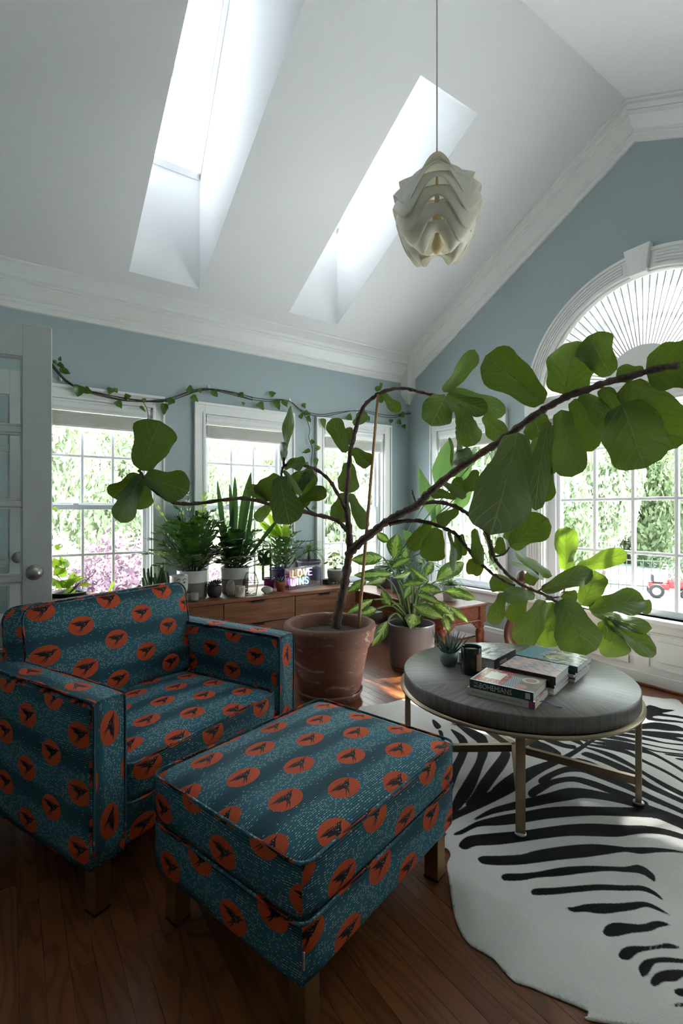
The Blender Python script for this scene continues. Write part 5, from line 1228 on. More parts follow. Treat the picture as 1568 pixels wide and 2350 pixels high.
for k in range(7): obj('vine', MB().tube(catmull([Vector((.34, 3.82, ZT + .1)), atd(150 + k * 9, 1345 - k * 3, 3.38), atd(130 + k * 14, 1318 + (k % 3) * 16, 3.35)], 5), .0022, 5), VSTEM, po, world=True)
px_leaf(po, 247, 1362, 264, 1332, 7, 3.5, 3.5, 0, 'sword', POTHM)

# ---------------------------------------------------------------- plants on the low table
PALEP = plain('pale_pot', srgb(214, 218, 220), .4, var=.03)
TT = .452
sp1 = thing('potted_spider_plant', 'arching spider plant in a white pot on the old low table', 'plant', (3.05, 2.88, TT))
obj('pot', pot_lathe(.052, .072, .13), PALEP, sp1); soil(sp1, .066, .115)
rr = random.Random(31)
def grassy(root, c, n, L0, L1, wd, mat, rr, e0=.2, e1=1.3, sag=.9, name='leaf'):
    for k in range(n):
        a = rr.uniform(0, 2 * PI); e = rr.uniform(e0, e1); L = rr.uniform(L0, L1); d = Vector((math.cos(a), math.sin(a), 0)); rows = []; sd = d.cross(UP)
        for i in range(8):
            f = i / 7; p = c + d * (L * (f * math.cos(e) + .3 * f * f)) + UP * (L * (f * math.sin(e) - sag * f * f)); w2 = wd * (1 - f ** 2) + .0005; p = clear(p); rows.append([clear(p - sd * w2), clear(p - UP * w2 * .5), clear(p + sd * w2)])
        obj(name, MB().strip(rows), mat, root, world=True)
grassy(sp1, Vector((3.05, 2.88, TT + .12)), 42, .14, .30, .006, GRASSM, rr, .3, 1.4)
sp2 = thing('potted_dracaena', 'dark bushy dracaena in a blue grey pot behind the spider plant', 'plant', (2.95, 3.42, TT))
obj('pot', pot_lathe(.06, .08, .15), plain('blue_grey_glaze', srgb(104, 122, 146), .3, var=.1), sp2); soil(sp2, .074, .13)
obj('cane', MB().tube([Vector((2.95, 3.42, TT + .12)), Vector((2.96, 3.43, TT + .24))], .012, 8), BARK, sp2, world=True)
grassy(sp2, Vector((2.95, 3.42, TT + .22)), 40, .18, .34, .014, leaf_mat('dracaena_leaf', srgb(36, 60, 40), srgb(70, 100, 66), srgb(70, 100, 60), srgb(90, 120, 80), (.2, .4, .06), rough=.25, tf=.25, lines=False), rr, .2, 1.4, .7)
bp = thing('potted_bird_of_paradise', 'tall bird of paradise plant with broad pale leaves in the corner', 'plant', (3.05, 3.72, TT))
obj('pot', pot_lathe(.09, .12, .20), GREYPOT, bp); soil(bp, .11, .18)
BPc = Vector((3.05, 3.72, TT + .18))
for k, (bx, by, tx_, ty_, w_, d_) in enumerate([(1000, 1120, 1035, 1005, 46, 4.5), (998, 1200, 960, 1072, 30, 4.6), (1060, 1130, 1075, 1040, 36, 4.5), (1050, 1150, 1062, 1085, 26, 4.6), (990, 1230, 1010, 1150, 22, 4.6), (1075, 1075, 1092, 1040, 18, 4.4), (1040, 1180, 1085, 1110, 30, 4.6), (960, 1255, 925, 1215, 24, 4.5), (1000, 1260, 975, 1225, 30, 4.5)]):
    px_leaf(bp, bx, by, tx_, ty_, w_, d_, d_ - .03, 10, 'ell', BIRDM, curl=.05, fold=.2)
    e = atd(bx, by, d_); obj('stalk', MB().tube(catmull([BPc, BPc.lerp(e, .6) + UP * .02, e], 6), .006, 6), STEMG, bp, world=True)
fr_ = thing('potted_foliage_plant', 'dense dark leafy plant between the dumb cane and window', 'plant', (2.88, 3.10, TT))
obj('pot', pot_lathe(.055, .07, .11), PALEP, fr_); soil(fr_, .064, .095)
for k in range(16):
    a = rr.uniform(0, 6.28); b = Vector((2.88, 3.10, TT + .1)); e = b + Vector((math.cos(a) * rr.uniform(.05, .2), math.sin(a) * rr.uniform(.05, .16), rr.uniform(.1, .34))); d = Vector((math.cos(a), math.sin(a), rr.uniform(-.6, .4))).normalized()
    lf = obj('leaf', MB().strip(leaf_rows(e, e + d * .15, .055, UP + d * .4, 'ell', .08, .2, .05, 9, 4, k)), ZZM if k % 3 else DIEFM, fr_, world=True)
    obj('stalk', MB().tube(catmull([b, b.lerp(e, .5) + UP * .04, e], 4), .0025, 5), STEMG, lf, world=True)

# ---------------------------------------------------------------- vine strung along the wall
vine = thing('trailing_vine', 'trailing pothos vine strung along the wall above the windows', 'vine', (1.7, 4.03, 2.0))
VP = [(119, 836), (125, 843), (150, 870), (185, 892), (230, 905), (290, 919), (340, 922), (385, 918), (420, 905), (455, 893), (480, 892), (505, 896), (545, 906), (580, 917), (615, 921), (645, 918), (668, 922), (690, 940), (710, 947), (740, 951), (775, 946), (810, 943), (840, 946), (875, 956), (905, 958), (930, 951), (965, 947)]
rv = random.Random(6)
for off in (0, 5, -4, 3):
    pts = [atY(x, y + off * math.sin(x * .021 + off), Y0 - .028 - rv.uniform(0, .012)) for x, y in VP]
    if off in (-4, 3): pts = pts[:14]
    obj('vine_stem', MB().tube(catmull(pts, 4), .0035, 5), VSTEM, vine, world=True)
vd = [(690, 940), (703, 960), (711, 985), (709, 1005), (717, 1030), (714, 1060), (716, 1075)]
obj('vine_stem', MB().tube(catmull([atY(x, y, Y0 - .03) for x, y in vd], 4), .003, 5), VSTEM, vine, world=True)
obj('vine_stem', MB().tube(catmull([atY(x, y, Y0 - .03) for x, y in [(328, 922), (336, 935), (340, 955), (336, 978)]], 4), .0025, 5), VSTEM, vine, world=True)
VL = [(124, 826, 131, 838, 7), (137, 828, 140, 817, 6), (133, 833, 150, 846, 9), (137, 845, 162, 858, 12), (185, 885, 178, 911, 22), (192, 893, 214, 903, 14), (256, 890, 250, 906, 12), (262, 890, 270, 902, 10), (285, 912, 302, 908, 12), (268, 920, 280, 938, 13), (330, 914, 331, 925, 8), (322, 932, 335, 946, 6), (378, 926, 376, 953, 14), (397, 915, 386, 930, 13), (430, 890, 446, 901, 14), (440, 908, 456, 923, 11), (455, 892, 462, 902, 9), (488, 896, 500, 912, 13), (550, 911, 558, 899, 13), (560, 923, 558, 931, 7), (592, 925, 606, 942, 15), (618, 905, 634, 902, 11), (632, 918, 642, 942, 14), (650, 918, 660, 935, 11), (696, 925, 701, 938, 9), (688, 960, 696, 945, 8), (698, 946, 714, 950, 10), (705, 955, 714, 970, 9), (741, 960, 745, 985, 12), (797, 953, 808, 965, 13), (845, 955, 848, 967, 6), (898, 962, 897, 972, 8), (920, 948, 928, 958, 11), (912, 965, 922, 974, 9), (925, 975, 930, 985, 8), (962, 955, 960, 970, 8), (720, 1010, 712, 1020, 9), (731, 1023, 726, 1036, 10), (712, 1033, 692, 1040, 8), (725, 1050, 728, 1068, 9), (700, 1063, 710, 1070, 11), (716, 1165, 727, 1166, 7)]
for (bx, by, tx_, ty_, w_) in VL:
    d = atY((bx + tx_) / 2, (by + ty_) / 2, Y0 - .05).dot(FW); px_leaf(vine, bx, by, tx_, ty_, w_ * 1.25, d, d, 15, 'heart', VINEM, fold=.2)
HOOKM = plain('white_hook', srgb(235, 235, 232), .35)
for (x, y) in ((479, 882), (665, 911), (819, 936), (139, 858)):
    p = atY(x, y + 10, Y0)
    h_ = thing('wall_hook', {479: 'small white adhesive hook above the second window', 665: 'small white adhesive hook at the right end of the second window', 819: 'small white adhesive hook above the third window', 139: 'small white adhesive hook holding the vine beside the door'}[x], 'hook', p, 0, 'white hooks holding up the vine')
    obj('base', MB().rbox((-.009, -.008, -.02), (.009, 0.0, .028), .004), HOOKM, h_); obj('prong', MB().tube([(0, -.006, -.012), (0, -.022, -.022), (0, -.03, -.014), (0, -.031, -.004)], .0045, 8), HOOKM, h_)
# ================================================================== pendant lamp
def _shade():
    t = NT('lamp_plastic'); c = srgb(236, 233, 222)
    b = t.bsdf(c, .32, 0, None, Specular_IOR_Level=.5); tr = t.n('ShaderNodeBsdfTranslucent', {'Color': (.95, .93, .84, 1)}).outputs[0]
    return t.done(t.n('ShaderNodeMixShader', {0: .5, 1: b, 2: tr}).outputs[0])
SHADE = _shade()
PLX, PLY, PLZ = 1.698, 1.688, 2.622
lamp = thing('pendant_lamp', 'white pendant lamp of folded wavy plastic hanging on a long cord', 'lamp', (PLX, PLY, PLZ))
LR, LH = .206, .205
th0 = math.atan2(-PLY, -PLX)      # one fold faces the door side of the room
nl = 4; layers = [(90, 36), (70, 36), (48, 36), (26, 34), (4, 34), (-18, 34), (-40, 34)]
for k, (la, span) in enumerate(layers):
    rows = []; NA = 120; up_ = k == 0
    for i in range(9):
        f = i / 8; lat = math.radians(la - span * f); row = []
        for j in range(NA + 1):
            a = 2 * PI * j / NA; wv_ = math.cos(nl * (a - th0)); g = f if k else f ** 1.5
            cl_ = max(.05, math.cos(lat)) ** (.62 if lat < 0 else .85); r = LR * (cl_ * (.90 + .08 * f) + .052 * g * wv_ * (.3 + .7 * cl_)); z = LH * .95 * math.sin(lat) + (.060 if k else .03) * g * wv_ * (.35 + .65 * cl_) + (.004 if k else .0)
            row.append((r * math.cos(a), r * math.sin(a), z))
        rows.append(row)
    obj('fold', MB().strip(rows, uv=False), SHADE, lamp, solid=.0012)
WOODL = plain('lamp_holder', srgb(226, 204, 160), .4, var=.05)
obj('cord', MB().tube([(0, 0, .16), (0, 0, zceil(PLY) - PLZ - .03)], .0032, 8), plain('grey_cord', srgb(176, 170, 164), .6), lamp)
obj('ceiling_rose', MB().lathe([(0, 0), (.045, 0), (.05, .01), (.05, .035), (0, .035)], 20, (0, 0, zceil(PLY) - PLZ - .035)), TRIM, lamp)
obj('holder', MB().lathe([(0, .03), (.018, .03), (.021, .02), (.021, -.03), (.017, -.045), (.006, .17), (0, .17)][::-1], 18), WOODL, lamp)
obj('bulb', MB().lathe([(0, -.195), (.014, -.19), (.024, -.178), (.028, -.16), (.022, -.135), (.012, -.11), (.009, -.08), (.004, -.05), (0, -.04)], 18), WOODL, lamp)

# ================================================================== things on the sideboard
ZT = .53
def at(x, y): return Vector((x, y, ZT))
WHITEC = plain('white_ceramic', srgb(232, 228, 222), .25, var=.02)
INK = plain('black_ink', (.015, .014, .016), .5); LIPC = plain('lip_pink', srgb(186, 128, 120), .5); EYEB = plain('iris_blue', srgb(70, 90, 130), .4)
fv = thing('face_vase', 'white footed vase with a painted face', 'vase', (1.045, 3.685, ZT))
fvp = [(0, 0), (.034, 0), (.036, .006), (.027, .014), (.023, .035), (.03, .045), (.05, .058), (.064, .085), (.066, .12), (.066, .185), (.0665, .192), (.062, .192), (.060, .18), (.060, .10)]
obj('body', MB().lathe(fvp, 40), WHITEC, fv)
fa = math.atan2(-3.685, -1.045) + .1
def fpt(a, z, e=.0008): r = .0662 + e; return (r * math.cos(fa + a), r * math.sin(fa + a), z)
def fline(pts, r, mat, nm): obj(nm, MB().tube(catmull([fpt(a, z) for a, z in pts], 5), r, 5), mat, fv)
for s, c0 in ((1, .52), (-1, -.12)):
    fline([(c0 - .20, .158), (c0, .172), (c0 + .2, .163)], .0022, INK, 'brow'); fline([(c0 - .16, .142), (c0, .152), (c0 + .17, .143)], .0013, INK, 'eyelid'); fline([(c0 - .14, .140), (c0, .135), (c0 + .14, .140)], .0007, INK, 'eyelid')
    obj('iris', MB().lathe([(0, 0), (.0055, 0), (.004, .0012), (0, .0015)], 12, mat=Matrix.Translation(fpt(c0, .143)) @ Vector((math.cos(fa + c0), math.sin(fa + c0), 0)).to_track_quat('Z', 'Y').to_matrix().to_4x4()), EYEB, fv)
fline([(.10, .138), (.08, .118), (.16, .108), (.28, .112)], .0009, INK, 'nose'); fline([(.08, .092), (.17, .097), (.28, .095), (.36, .092)], .0024, LIPC, 'lips'); fline([(.10, .090), (.22, .085), (.34, .090)], .0026, LIPC, 'lips')
pc = thing('pale_cup', 'small pinkish cup behind the face vase and grey tumbler', 'cup', (1.105, 3.66, ZT))
obj('body', MB().lathe([(0, 0), (.026, 0), (.027, .05), (.024, .05), (.023, .004)], 24), plain('pale_pink', srgb(212, 192, 184), .4), pc); obj('foot_ring', MB().lathe([(.014, -.0), (.022, 0), (.022, .003)], 20), plain('pale_pink2', srgb(212, 192, 184), .4), pc)
tb = thing('tumbler', 'small two tone grey tumbler standing before the large grey pot', 'cup', (1.135, 3.60, ZT))
obj('body', MB().lathe([(0, .01), (.027, .01), (.0285, .016), (.029, .066), (.026, .066), (.025, .02), (0, .02)], 28), plain('celadon', srgb(160, 170, 166), .35, var=.05), tb); obj('base', MB().lathe([(0, 0), (.025, 0), (.0275, .004), (.0285, .014), (0, .014)], 28), plain('raw_clay', srgb(108, 98, 88), .8, var=.1), tb)
# ribbed pot with a rosette succulent
sr = thing('potted_rosette_succulent', 'rosette succulent in a ribbed charcoal pot', 'plant', (1.325, 3.71, ZT))
obj('pot', MB().lathe([(0, 0), (.036, 0), (.046, .008), (.054, .03), (.056, .055), (.053, .085), (.048, .092), (.044, .09), (.044, .07)], 72, wob=lambda a, z: .018 * (math.cos(36 * a)) if .004 < z < .088 else 0), GREYPOT, sr); soil(sr, .044, .08)
def rosette(root, c, n, L, w_, mat, seed, flat=.5):
    rr = random.Random(seed)
    for k in range(n):
        f = k / n; a = k * 2.399; e = lerp(.15, 1.25, f) ; d = Vector((math.cos(a) * math.cos(e), math.sin(a) * math.cos(e), math.sin(e))); l = L * lerp(1, .55, f) * rr.uniform(.9, 1.1); p0 = Vector(c) + d * .004
        P = [p0, p0 + d * l * .35, p0 + d * l * .7 + UP * l * .06, p0 + d * l + UP * l * .12]
        obj('leaf', MB().tube(catmull(P, 3), [w_ * .5, w_ * .65, w_ * .8, w_ * .95, w_, w_ * .95, w_ * .8, w_ * .55, w_ * .3, w_ * .05][:len(catmull(P, 3))], 6), mat, root, world=True)
rosette(sr, (1.305, 3.70, ZT + .088), 16, .045, .0055, SUCCM, 1); rosette(sr, (1.345, 3.705, ZT + .10), 18, .05, .006, SUCCM, 2); rosette(sr, (1.325, 3.735, ZT + .095), 12, .045, .0055, SUCCM, 3)
# rose quartz
def rock(name, lab, loc, sx, sy, sz, mat, seed, facets=1.0, cat='stone', tiers=None):
    bm = bmesh.new(); bmesh.ops.create_icosphere(bm, subdivisions=3, radius=1); rr = random.Random(seed); dirs = [Vector((rr.gauss(0, 1), rr.gauss(0, 1), rr.gauss(0, 1))).normalized() for _ in range(14)]; dist = [rr.uniform(.62, .9) for _ in dirs]
    for v in bm.verts:
        p = v.co.copy()
        for d, q in zip(dirs, dist):
            h = p.dot(d)
            if h > q: p -= d * (h - q) * facets
        z = p.z; p = Vector((p.x * sx, p.y * sy, (p.z + .75) * sz / 1.6))
        if tiers: k = max(0, p.z / sz); p.x = p.x * (1 - .55 * k) + sx * tiers * k; p.y *= (1 - .4 * k)
        p.z = max(0, p.z); v.co = p
    mb = MB().bm(bm); o = obj(name, mb, mat); o.location = loc; return tag(o, lab, cat)
def _quartz():
    t = NT('rose_quartz'); n = t.noise(t.obj(), 40, 4, .6); return t.done(t.bsdf(t.mix(n, srgb(196, 172, 162), srgb(232, 216, 206)), .35, 0, t.bump(n, .5, .006), Subsurface_Weight=.2, Subsurface_Radius=(.02, .012, .01)))
rock('quartz_crystal', 'rough pale pink quartz point beside the arch print cup', (1.44, 3.70, ZT), .06, .045, .135, _quartz(), 5, 1.0, 'stone', .35)
rock('geode', 'rounded white and grey stone before the purple pot', (1.735, 3.635, ZT), .055, .042, .058, plain('geode_stone', srgb(196, 198, 196), .55, var=.3, vscale=30, bump=.5, bscale=60), 9)
ac = thing('arch_print_cup', 'white cup with nested golden arches printed on it', 'cup', (1.490, 3.60, ZT))
obj('body', MB().lathe([(0, 0), (.036, 0), (.039, .004), (.040, .086), (.037, .087), (.036, .01), (0, .01)], 40), WHITEC, ac)
GOLDL = plain('ochre_line', srgb(150, 116, 70), .5); ga = math.atan2(-3.61, -1.502)
for i, rr_ in enumerate((.008, .015, .022, .029)):
    pts = []
    for k in range(17):
        f = PI + PI * k / 16; dx, dz = rr_ * math.cos(f), rr_ * math.sin(f) * 1.25; a = ga + dx / .04; pts.append((.0402 * math.cos(a), .0402 * math.sin(a), .062 + dz))
    top = .078; P = [Vector((pts[0][0], pts[0][1], top))] + [Vector(p) for p in pts] + [Vector((pts[-1][0], pts[-1][1], top))]
    obj('printed_arch', MB().tube(P, .0013, 5), GOLDL, ac)
# geometric glass terrarium
te = thing('glass_terrarium', 'faceted clear glass terrarium with dark metal edges', 'terrarium', (1.60, 3.645, ZT))
def ring4(r, z, a0=.35): return [Vector((r * math.cos(a0 + PI / 2 * k), r * math.sin(a0 + PI / 2 * k), z)) for k in range(4)]
R0, R1, R2 = ring4(.058, .004), ring4(.082, .105), ring4(.048, .175)
EDGE = plain('dark_brass_edge', srgb(78, 66, 50), .4, .8)
for A_, B_ in ([(a[k], a[(k + 1) % 4]) for a in (R0, R1, R2) for k in range(4)] + [(R0[k], R1[k]) for k in range(4)] + [(R1[k], R2[k]) for k in range(4)]): obj('edge_bar', MB().tube([A_, B_], .0026, 6), EDGE, te)
for a, b in ((R0, R1), (R1, R2)):
    for k in range(4):
        P = [a[k], a[(k + 1) % 4], b[(k + 1) % 4], b[k]]; c = sum(P, Vector()) / 4; nn = (P[1] - P[0]).cross(P[3] - P[0]).normalized() * .0012
        mb = MB(); i = mb.addv([p - nn for p in P] + [p + nn for p in P])
        for f in ((0, 3, 2, 1), (4, 5, 6, 7), (0, 1, 5, 4), (1, 2, 6, 5), (2, 3, 7, 6), (3, 0, 4, 7)): mb.face([i + q for q in f])
        obj('pane', mb, GLASS, te)
WARM = NT('fairy_light'); WARM = WARM.done(WARM.n('ShaderNodeEmission', {'Color': (1, .8, .5, 1), 'Strength': 1.4}).outputs[0]); WARM.cycles.emission_sampling = 'NONE'
mb = MB(); rr = random.Random(2); pts = [Vector((rr.uniform(-.035, .035), rr.uniform(-.035, .035), rr.uniform(.01, .06))) for _ in range(14)]
fw = obj('fairy_wire', MB().tube(catmull(pts, 4), .0007, 4), METALG, te)
for p in pts: obj('light_bead', MB().lathe([(0, -.002), (.002, 0), (0, .002)], 6, p), WARM, fw)
# purple pot, small terracotta pot
pp = thing('potted_zz_cutting', 'two stemmed young zz plant in a purple pot', 'plant', (1.80, 3.73, ZT))
obj('pot', MB().lathe([(0, 0), (.038, 0), (.046, .09), (.052, .092), (.052, .108), (.047, .11), (.045, .095)], 32), plain('purple_glaze', srgb(96, 26, 84), .25), pp); soil(pp, .045, .098)
for k, (x0, x1, y1_, nn_) in enumerate([(604, 604, 1248, 5), (622, 621, 1250, 3)]):
    b, e = atd(x0, 1332, 4.0), atd(x1, y1_, 4.0); obj('stem', MB().tube(catmull([b, b.lerp(e, .5), e], 5), [.0105] * 4 + [.009] * 4 + [.005] * 3, 8), STEMG, pp, world=True)
for (bx, by, tx_, ty_, w_) in [(605, 1297, 592, 1272, 10), (606, 1296, 622, 1278, 11), (605, 1290, 612, 1268, 12), (604, 1292, 597, 1288, 9), (604, 1275, 590, 1262, 9), (606, 1275, 620, 1262, 9), (606, 1297, 623, 1288, 10)]: px_leaf(pp, bx, by, tx_, ty_, w_, 4.0, 3.97, 10, 'ell', ZZM)
tp = thing('potted_small_succulent', 'little agave succulent in a small terracotta pot', 'plant', (1.877, 3.667, ZT))
obj('pot', MB().lathe([(0, 0), (.030, 0), (.037, .055), (.043, .056), (.045, .078), (.041, .079), (.038, .062)], 30), _terra('new_terracotta', srgb(176, 104, 72), srgb(190, 120, 86), .1), tp); soil(tp, .038, .066)
rr = random.Random(8)
for k in range(12):
    a = k * 2.4; e = lerp(.35, 1.3, k / 12); d = Vector((math.cos(a) * math.cos(e), math.sin(a) * math.cos(e), math.sin(e))); b = Vector((1.877, 3.667, ZT + .066)); obj('leaf', MB().strip(leaf_rows(b, b + d * .062, .014, UP - d * .2, 'sword', .06, .35, 0, 6, 4, k)), SUCCM, tp, world=True)
# neon sign
def acryl():
    t = NT('clear_acrylic'); fr = t.n('ShaderNodeLayerWeight', {'Blend': .35}).outputs['Fresnel']
    return t.done(t.n('ShaderNodeMixShader', {0: t.mul(fr, .7), 1: t.n('ShaderNodeBsdfTransparent', {'Color': (.97, .97, 1, 1)}).outputs[0], 2: t.n('ShaderNodeBsdfGlossy', {'Color': (1, 1, 1, 1), 'Roughness': .05}).outputs[0]}).outputs[0])
ACR = acryl()
na = math.atan2(3.774 - 3.658, 2.338 - 1.948)
ns = thing('neon_sign', 'lit neon sign reading LOVE WINS in a clear acrylic box', 'sign', (1.948, 3.648, ZT), na)
NW, NH, ND = .408, .180, .055
for nm, lo, hi in (('front_panel', (0, 0, 0), (NW, .003, NH)), ('back_panel', (0, ND - .004, 0), (NW, ND, NH)), ('side_panel', (0, .003, 0), (.004, ND - .004, NH)), ('side_panel', (NW - .004, .003, 0), (NW, ND - .004, NH)), ('top_panel', (.004, .003, NH - .004), (NW - .004, ND - .004, NH)), ('bottom_panel', (.004, .003, 0), (NW - .004, ND - .004, .004))):
    obj(nm, MB().box(lo, hi), ACR, ns)
RIMM = plain('polished_edge', srgb(214, 216, 232), .25)
mb = MB()
for (a, b) in (((0, 0, 0), (NW, 0, 0)), ((0, 0, NH), (NW, 0, NH)), ((0, 0, 0), (0, 0, NH)), ((NW, 0, 0), (NW, 0, NH)), ((0, ND, 0), (0, ND, NH)), ((NW, ND, 0), (NW, ND, NH)), ((0, ND, NH), (NW, ND, NH)), ((0, 0, NH), (0, ND, NH)), ((NW, 0, NH), (NW, ND, NH))): obj('edge', MB().tube([a, b], .0012, 4), RIMM, ns)
GLY = {'L': [[(0, 1), (0, 0), (.6, 0)]], 'O': [[(.35 + .35 * math.cos(PI / 2 + 2 * PI * k / 18), .5 + .5 * math.sin(PI / 2 + 2 * PI * k / 18)) for k in range(19)]], 'V': [[(0, 1), (.36, 0), (.72, 1)]], 'E': [[(.62, 1), (0, 1), (0, 0), (.62, 0)], [(0, .52), (.52, .52)]],
       'W': [[(0, 1), (.06, .2), (.2, 0), (.36, .1), (.42, .8), (.48, .1), (.64, 0), (.78, .2), (.84, 1)]], 'I': [[(0, 1), (0, 0)]], 'N': [[(0, 0), (0, 1), (.6, 0), (.6, 1)]], 'S': [[(.55, .86), (.3, 1), (.06, .86), (.08, .64), (.34, .52), (.56, .36), (.54, .12), (.28, 0), (.02, .14)]]}
def neon(col):
    t = NT('neon_glow'); m = t.done(t.n('ShaderNodeEmission', {'Color': (*col, 1), 'Strength': 1.0}).outputs[0]); m.cycles.emission_sampling = 'NONE'; return m
for word, z0, hh, x0_, cols, step in (('LOVE', .098, .060, .085, [(1, .45, .25), (1, .62, .22), (1, .8, .45), (.55, .4, 1)], [.060, .070, .066, .06]), ('WINS', .026, .060, .062, [(.95, .4, .9), (.8, .75, 1), (.55, 1, .8), (.35, .8, 1)], [.078, .030, .064, .05])):
    x = x0_
    for ch_, col, st in zip(word, cols, step):
        nm = neon(col)
        for stroke in GLY[ch_]:
            P = [Vector((x + a * .068, ND - .016, z0 + b * hh)) for a, b in stroke]
            if len(P) > 5: P = catmull(P, 3)
            else: P = dense(P + P[::-1][1:-1], .006)[:sum(max(1, int((P[i + 1] - P[i]).length / .006)) for i in range(len(P) - 1)) + 1]
            obj('neon_tube', MB().tube(P, .0036, 8), nm, ns)
        x += st
    # small shield
co = thing('coaster_holder', 'square black holder standing on the sideboard by the neon sign', 'coasters', (2.402, 3.775, ZT), na)
for k in range(7): obj('coaster', MB().rbox((-.032 + .001 * (k % 3), -.032, k * .0065), (.032 + .001 * (k % 3), .032, k * .0065 + .0052), .002), plain('slate', srgb(44, 44, 50), .7, var=.2) if k == 0 else bpy.data.materials['slate'], co)

# ================================================================== coffee table top
TZ = .452
LTE = plain('book_paper', srgb(226, 222, 214), .8, var=.06, vscale=200)
def paper():
    t = NT('page_block'); x, y, z = t.sep(t.obj()); s = t.M('FRACT', t.mul(z, 1100.0)); return t.done(t.bsdf(t.mix(t.mul(t.ss(s, .2, .8), .35), srgb(228, 225, 219), srgb(170, 166, 160)), .8))
PAPER = paper()
def cover_mat(name, fn, rough=.28):
    t = NT(name); x, y, z = t.sep(t.obj()); return t.done(t.bsdf(fn(t, x, y), rough, 0, None, Coat_Weight=.3, Coat_Roughness=.12))
def book(label, P, ang, W, D, H, cov, spine=None, spine_side='front', group=None, thin=False):
    """P: corner at spine-left; local x along the spine, y away from it"""
    t = thing('book' if not thin else 'magazine', label, 'book' if not thin else 'magazine', P, ang, group)
    c = .0025 if not thin else .0006; e = .003 if not thin else .0
    obj('cover', MB().box((0, 0, H - c), (W, D, H)).box((0, 0, 0), (W, D, c)).box((0, 0, c), (W, c, H - c)), [cov], t)
    obj('page_block', MB().box((e, c, c), (W - e, D - e, H - c)), PAPER, t)
    if spine: obj('spine', MB().box((0, -.0006, 0), (W, 0, H)), spine, t)
    return t
def rectN(t, x, y, x0, x1, y0, y1): return t.mul(t.mul(t.M('GREATER_THAN', x, x0), t.M('LESS_THAN', x, x1)), t.mul(t.M('GREATER_THAN', y, y0), t.M('LESS_THAN', y, y1)))
def cov_boho(t, x, y):
    c = t.mix(t.noise(t.obj(), 30, 3), srgb(150, 132, 122), srgb(96, 84, 78))
    vo = t.n('ShaderNodeTexVoronoi', {'Vector': t.scale(t.obj(), (1, 1, 0)), 'Scale': 75.0}).outputs['Distance']
    red = t.mix(t.M('LESS_THAN', vo, .30), srgb(168, 50, 44), srgb(226, 200, 190)); c = t.mix(rectN(t, x, y, .012, .128, .012, .19), c, red)
    c = t.mix(rectN(t, x, y, .036, .104, .06, .15), c, srgb(232, 226, 216))
    st = t.M('GREATER_THAN', t.M('SINE', t.mul(t.add(x, t.mul(y, .4)), 900.0)), 0.0); c = t.mix(rectN(t, x, y, .130, .175, .01, .14), c, t.mix(st, srgb(190, 200, 206), srgb(70, 96, 112)))
    d = t.M('SQRT', t.add(t.M('POWER', t.sub(x, .205), 2.0), t.M('POWER', t.sub(y, .13), 2.0))); c = t.mix(t.M('LESS_THAN', d, .034), c, srgb(206, 196, 186)); c = t.mix(t.M('LESS_THAN', d, .022), c, srgb(150, 132, 118)); c = t.mix(t.M('LESS_THAN', d, .010), c, srgb(196, 120, 80))
    d2 = t.M('SQRT', t.add(t.M('POWER', t.sub(x, .19), 2.0), t.M('POWER', t.sub(y, .04), 2.0))); c = t.mix(t.M('LESS_THAN', d2, .026), c, srgb(190, 140, 130))
    return t.mix(t.sub(1.0, rectN(t, x, y, .006, 1, .008, 1)), c, srgb(226, 224, 220))
CV1 = cover_mat('cover_boho', cov_boho)
def cov_streak(c1, c2, c3, sc=(30, 160)):
    def f(t, x, y):
        n = t.noise(t.comb(t.mul(x, sc[0]), t.mul(t.add(y, t.mul(x, .35)), sc[1]), 0.0), 1.0, 3, .6); m = t.noise(t.obj(), 14, 2)
        return t.mix(t.ss(m, .45, .6), t.mix(t.ss(n, .35, .65), c1, c2), t.mix(t.ss(n, .35, .65), c1, c3))
    return f
CV2 = cover_mat('cover_streaks', cov_streak(srgb(216, 206, 210), srgb(92, 88, 104), srgb(206, 140, 110)))
def cov_teal(t, x, y):
    n = t.n('ShaderNodeTexVoronoi', {'Vector': t.scale(t.obj(), (1, 1, 0)), 'Scale': 46.0}); k = t.M('GREATER_THAN', t.add(x, t.mul(t.noise(t.obj(), 20, 2), .12)), .165)
    v = t.sep(n.outputs['Color'])[0]
    g = t.ramp(v, [(0, srgb(34, 58, 46)), (.35, srgb(70, 92, 76)), (.6, srgb(200, 204, 198)), (.8, srgb(44, 64, 54)), (1, srgb(196, 176, 70))])
    return t.mix(t.mul(k, t.M('GREATER_THAN', y, .0)), srgb(84, 140, 152), g)
CV3 = cover_mat('cover_teal', cov_teal)
CV4 = cover_mat('cover_room', cov_streak(srgb(206, 206, 214), srgb(110, 112, 124), srgb(150, 140, 150), (25, 45)))
CV5 = cover_mat('cover_floral', lambda t, x, y: t.ramp(t.sep(t.n('ShaderNodeTexVoronoi', {'Vector': t.obj(), 'Scale': 60.0}).outputs['Color'])[0], [(0, srgb(196, 70, 110)), (.3, srgb(226, 206, 200)), (.6, srgb(210, 180, 90)), (.8, srgb(200, 60, 80)), (1, srgb(230, 220, 214))]))
SPT = plain('teal_spine', srgb(42, 72, 76), .4, var=.2, vscale=40); SPW = plain('white_spine', srgb(214, 206, 198), .5); SPK = plain('black_spine', srgb(26, 26, 28), .4); SPG = plain('green_spine', srgb(30, 62, 60), .4)
LTW = plain('letter_white', srgb(222, 220, 212), .6); LTD = plain('letter_grey', srgb(140, 132, 126), .6)
aA = math.radians(-71.7)
b1 = book('lower book of the front stack with white spine and pink floral cover', (1.553, 1.372, TZ), aA, .268, .190, .028, CV5, SPW)
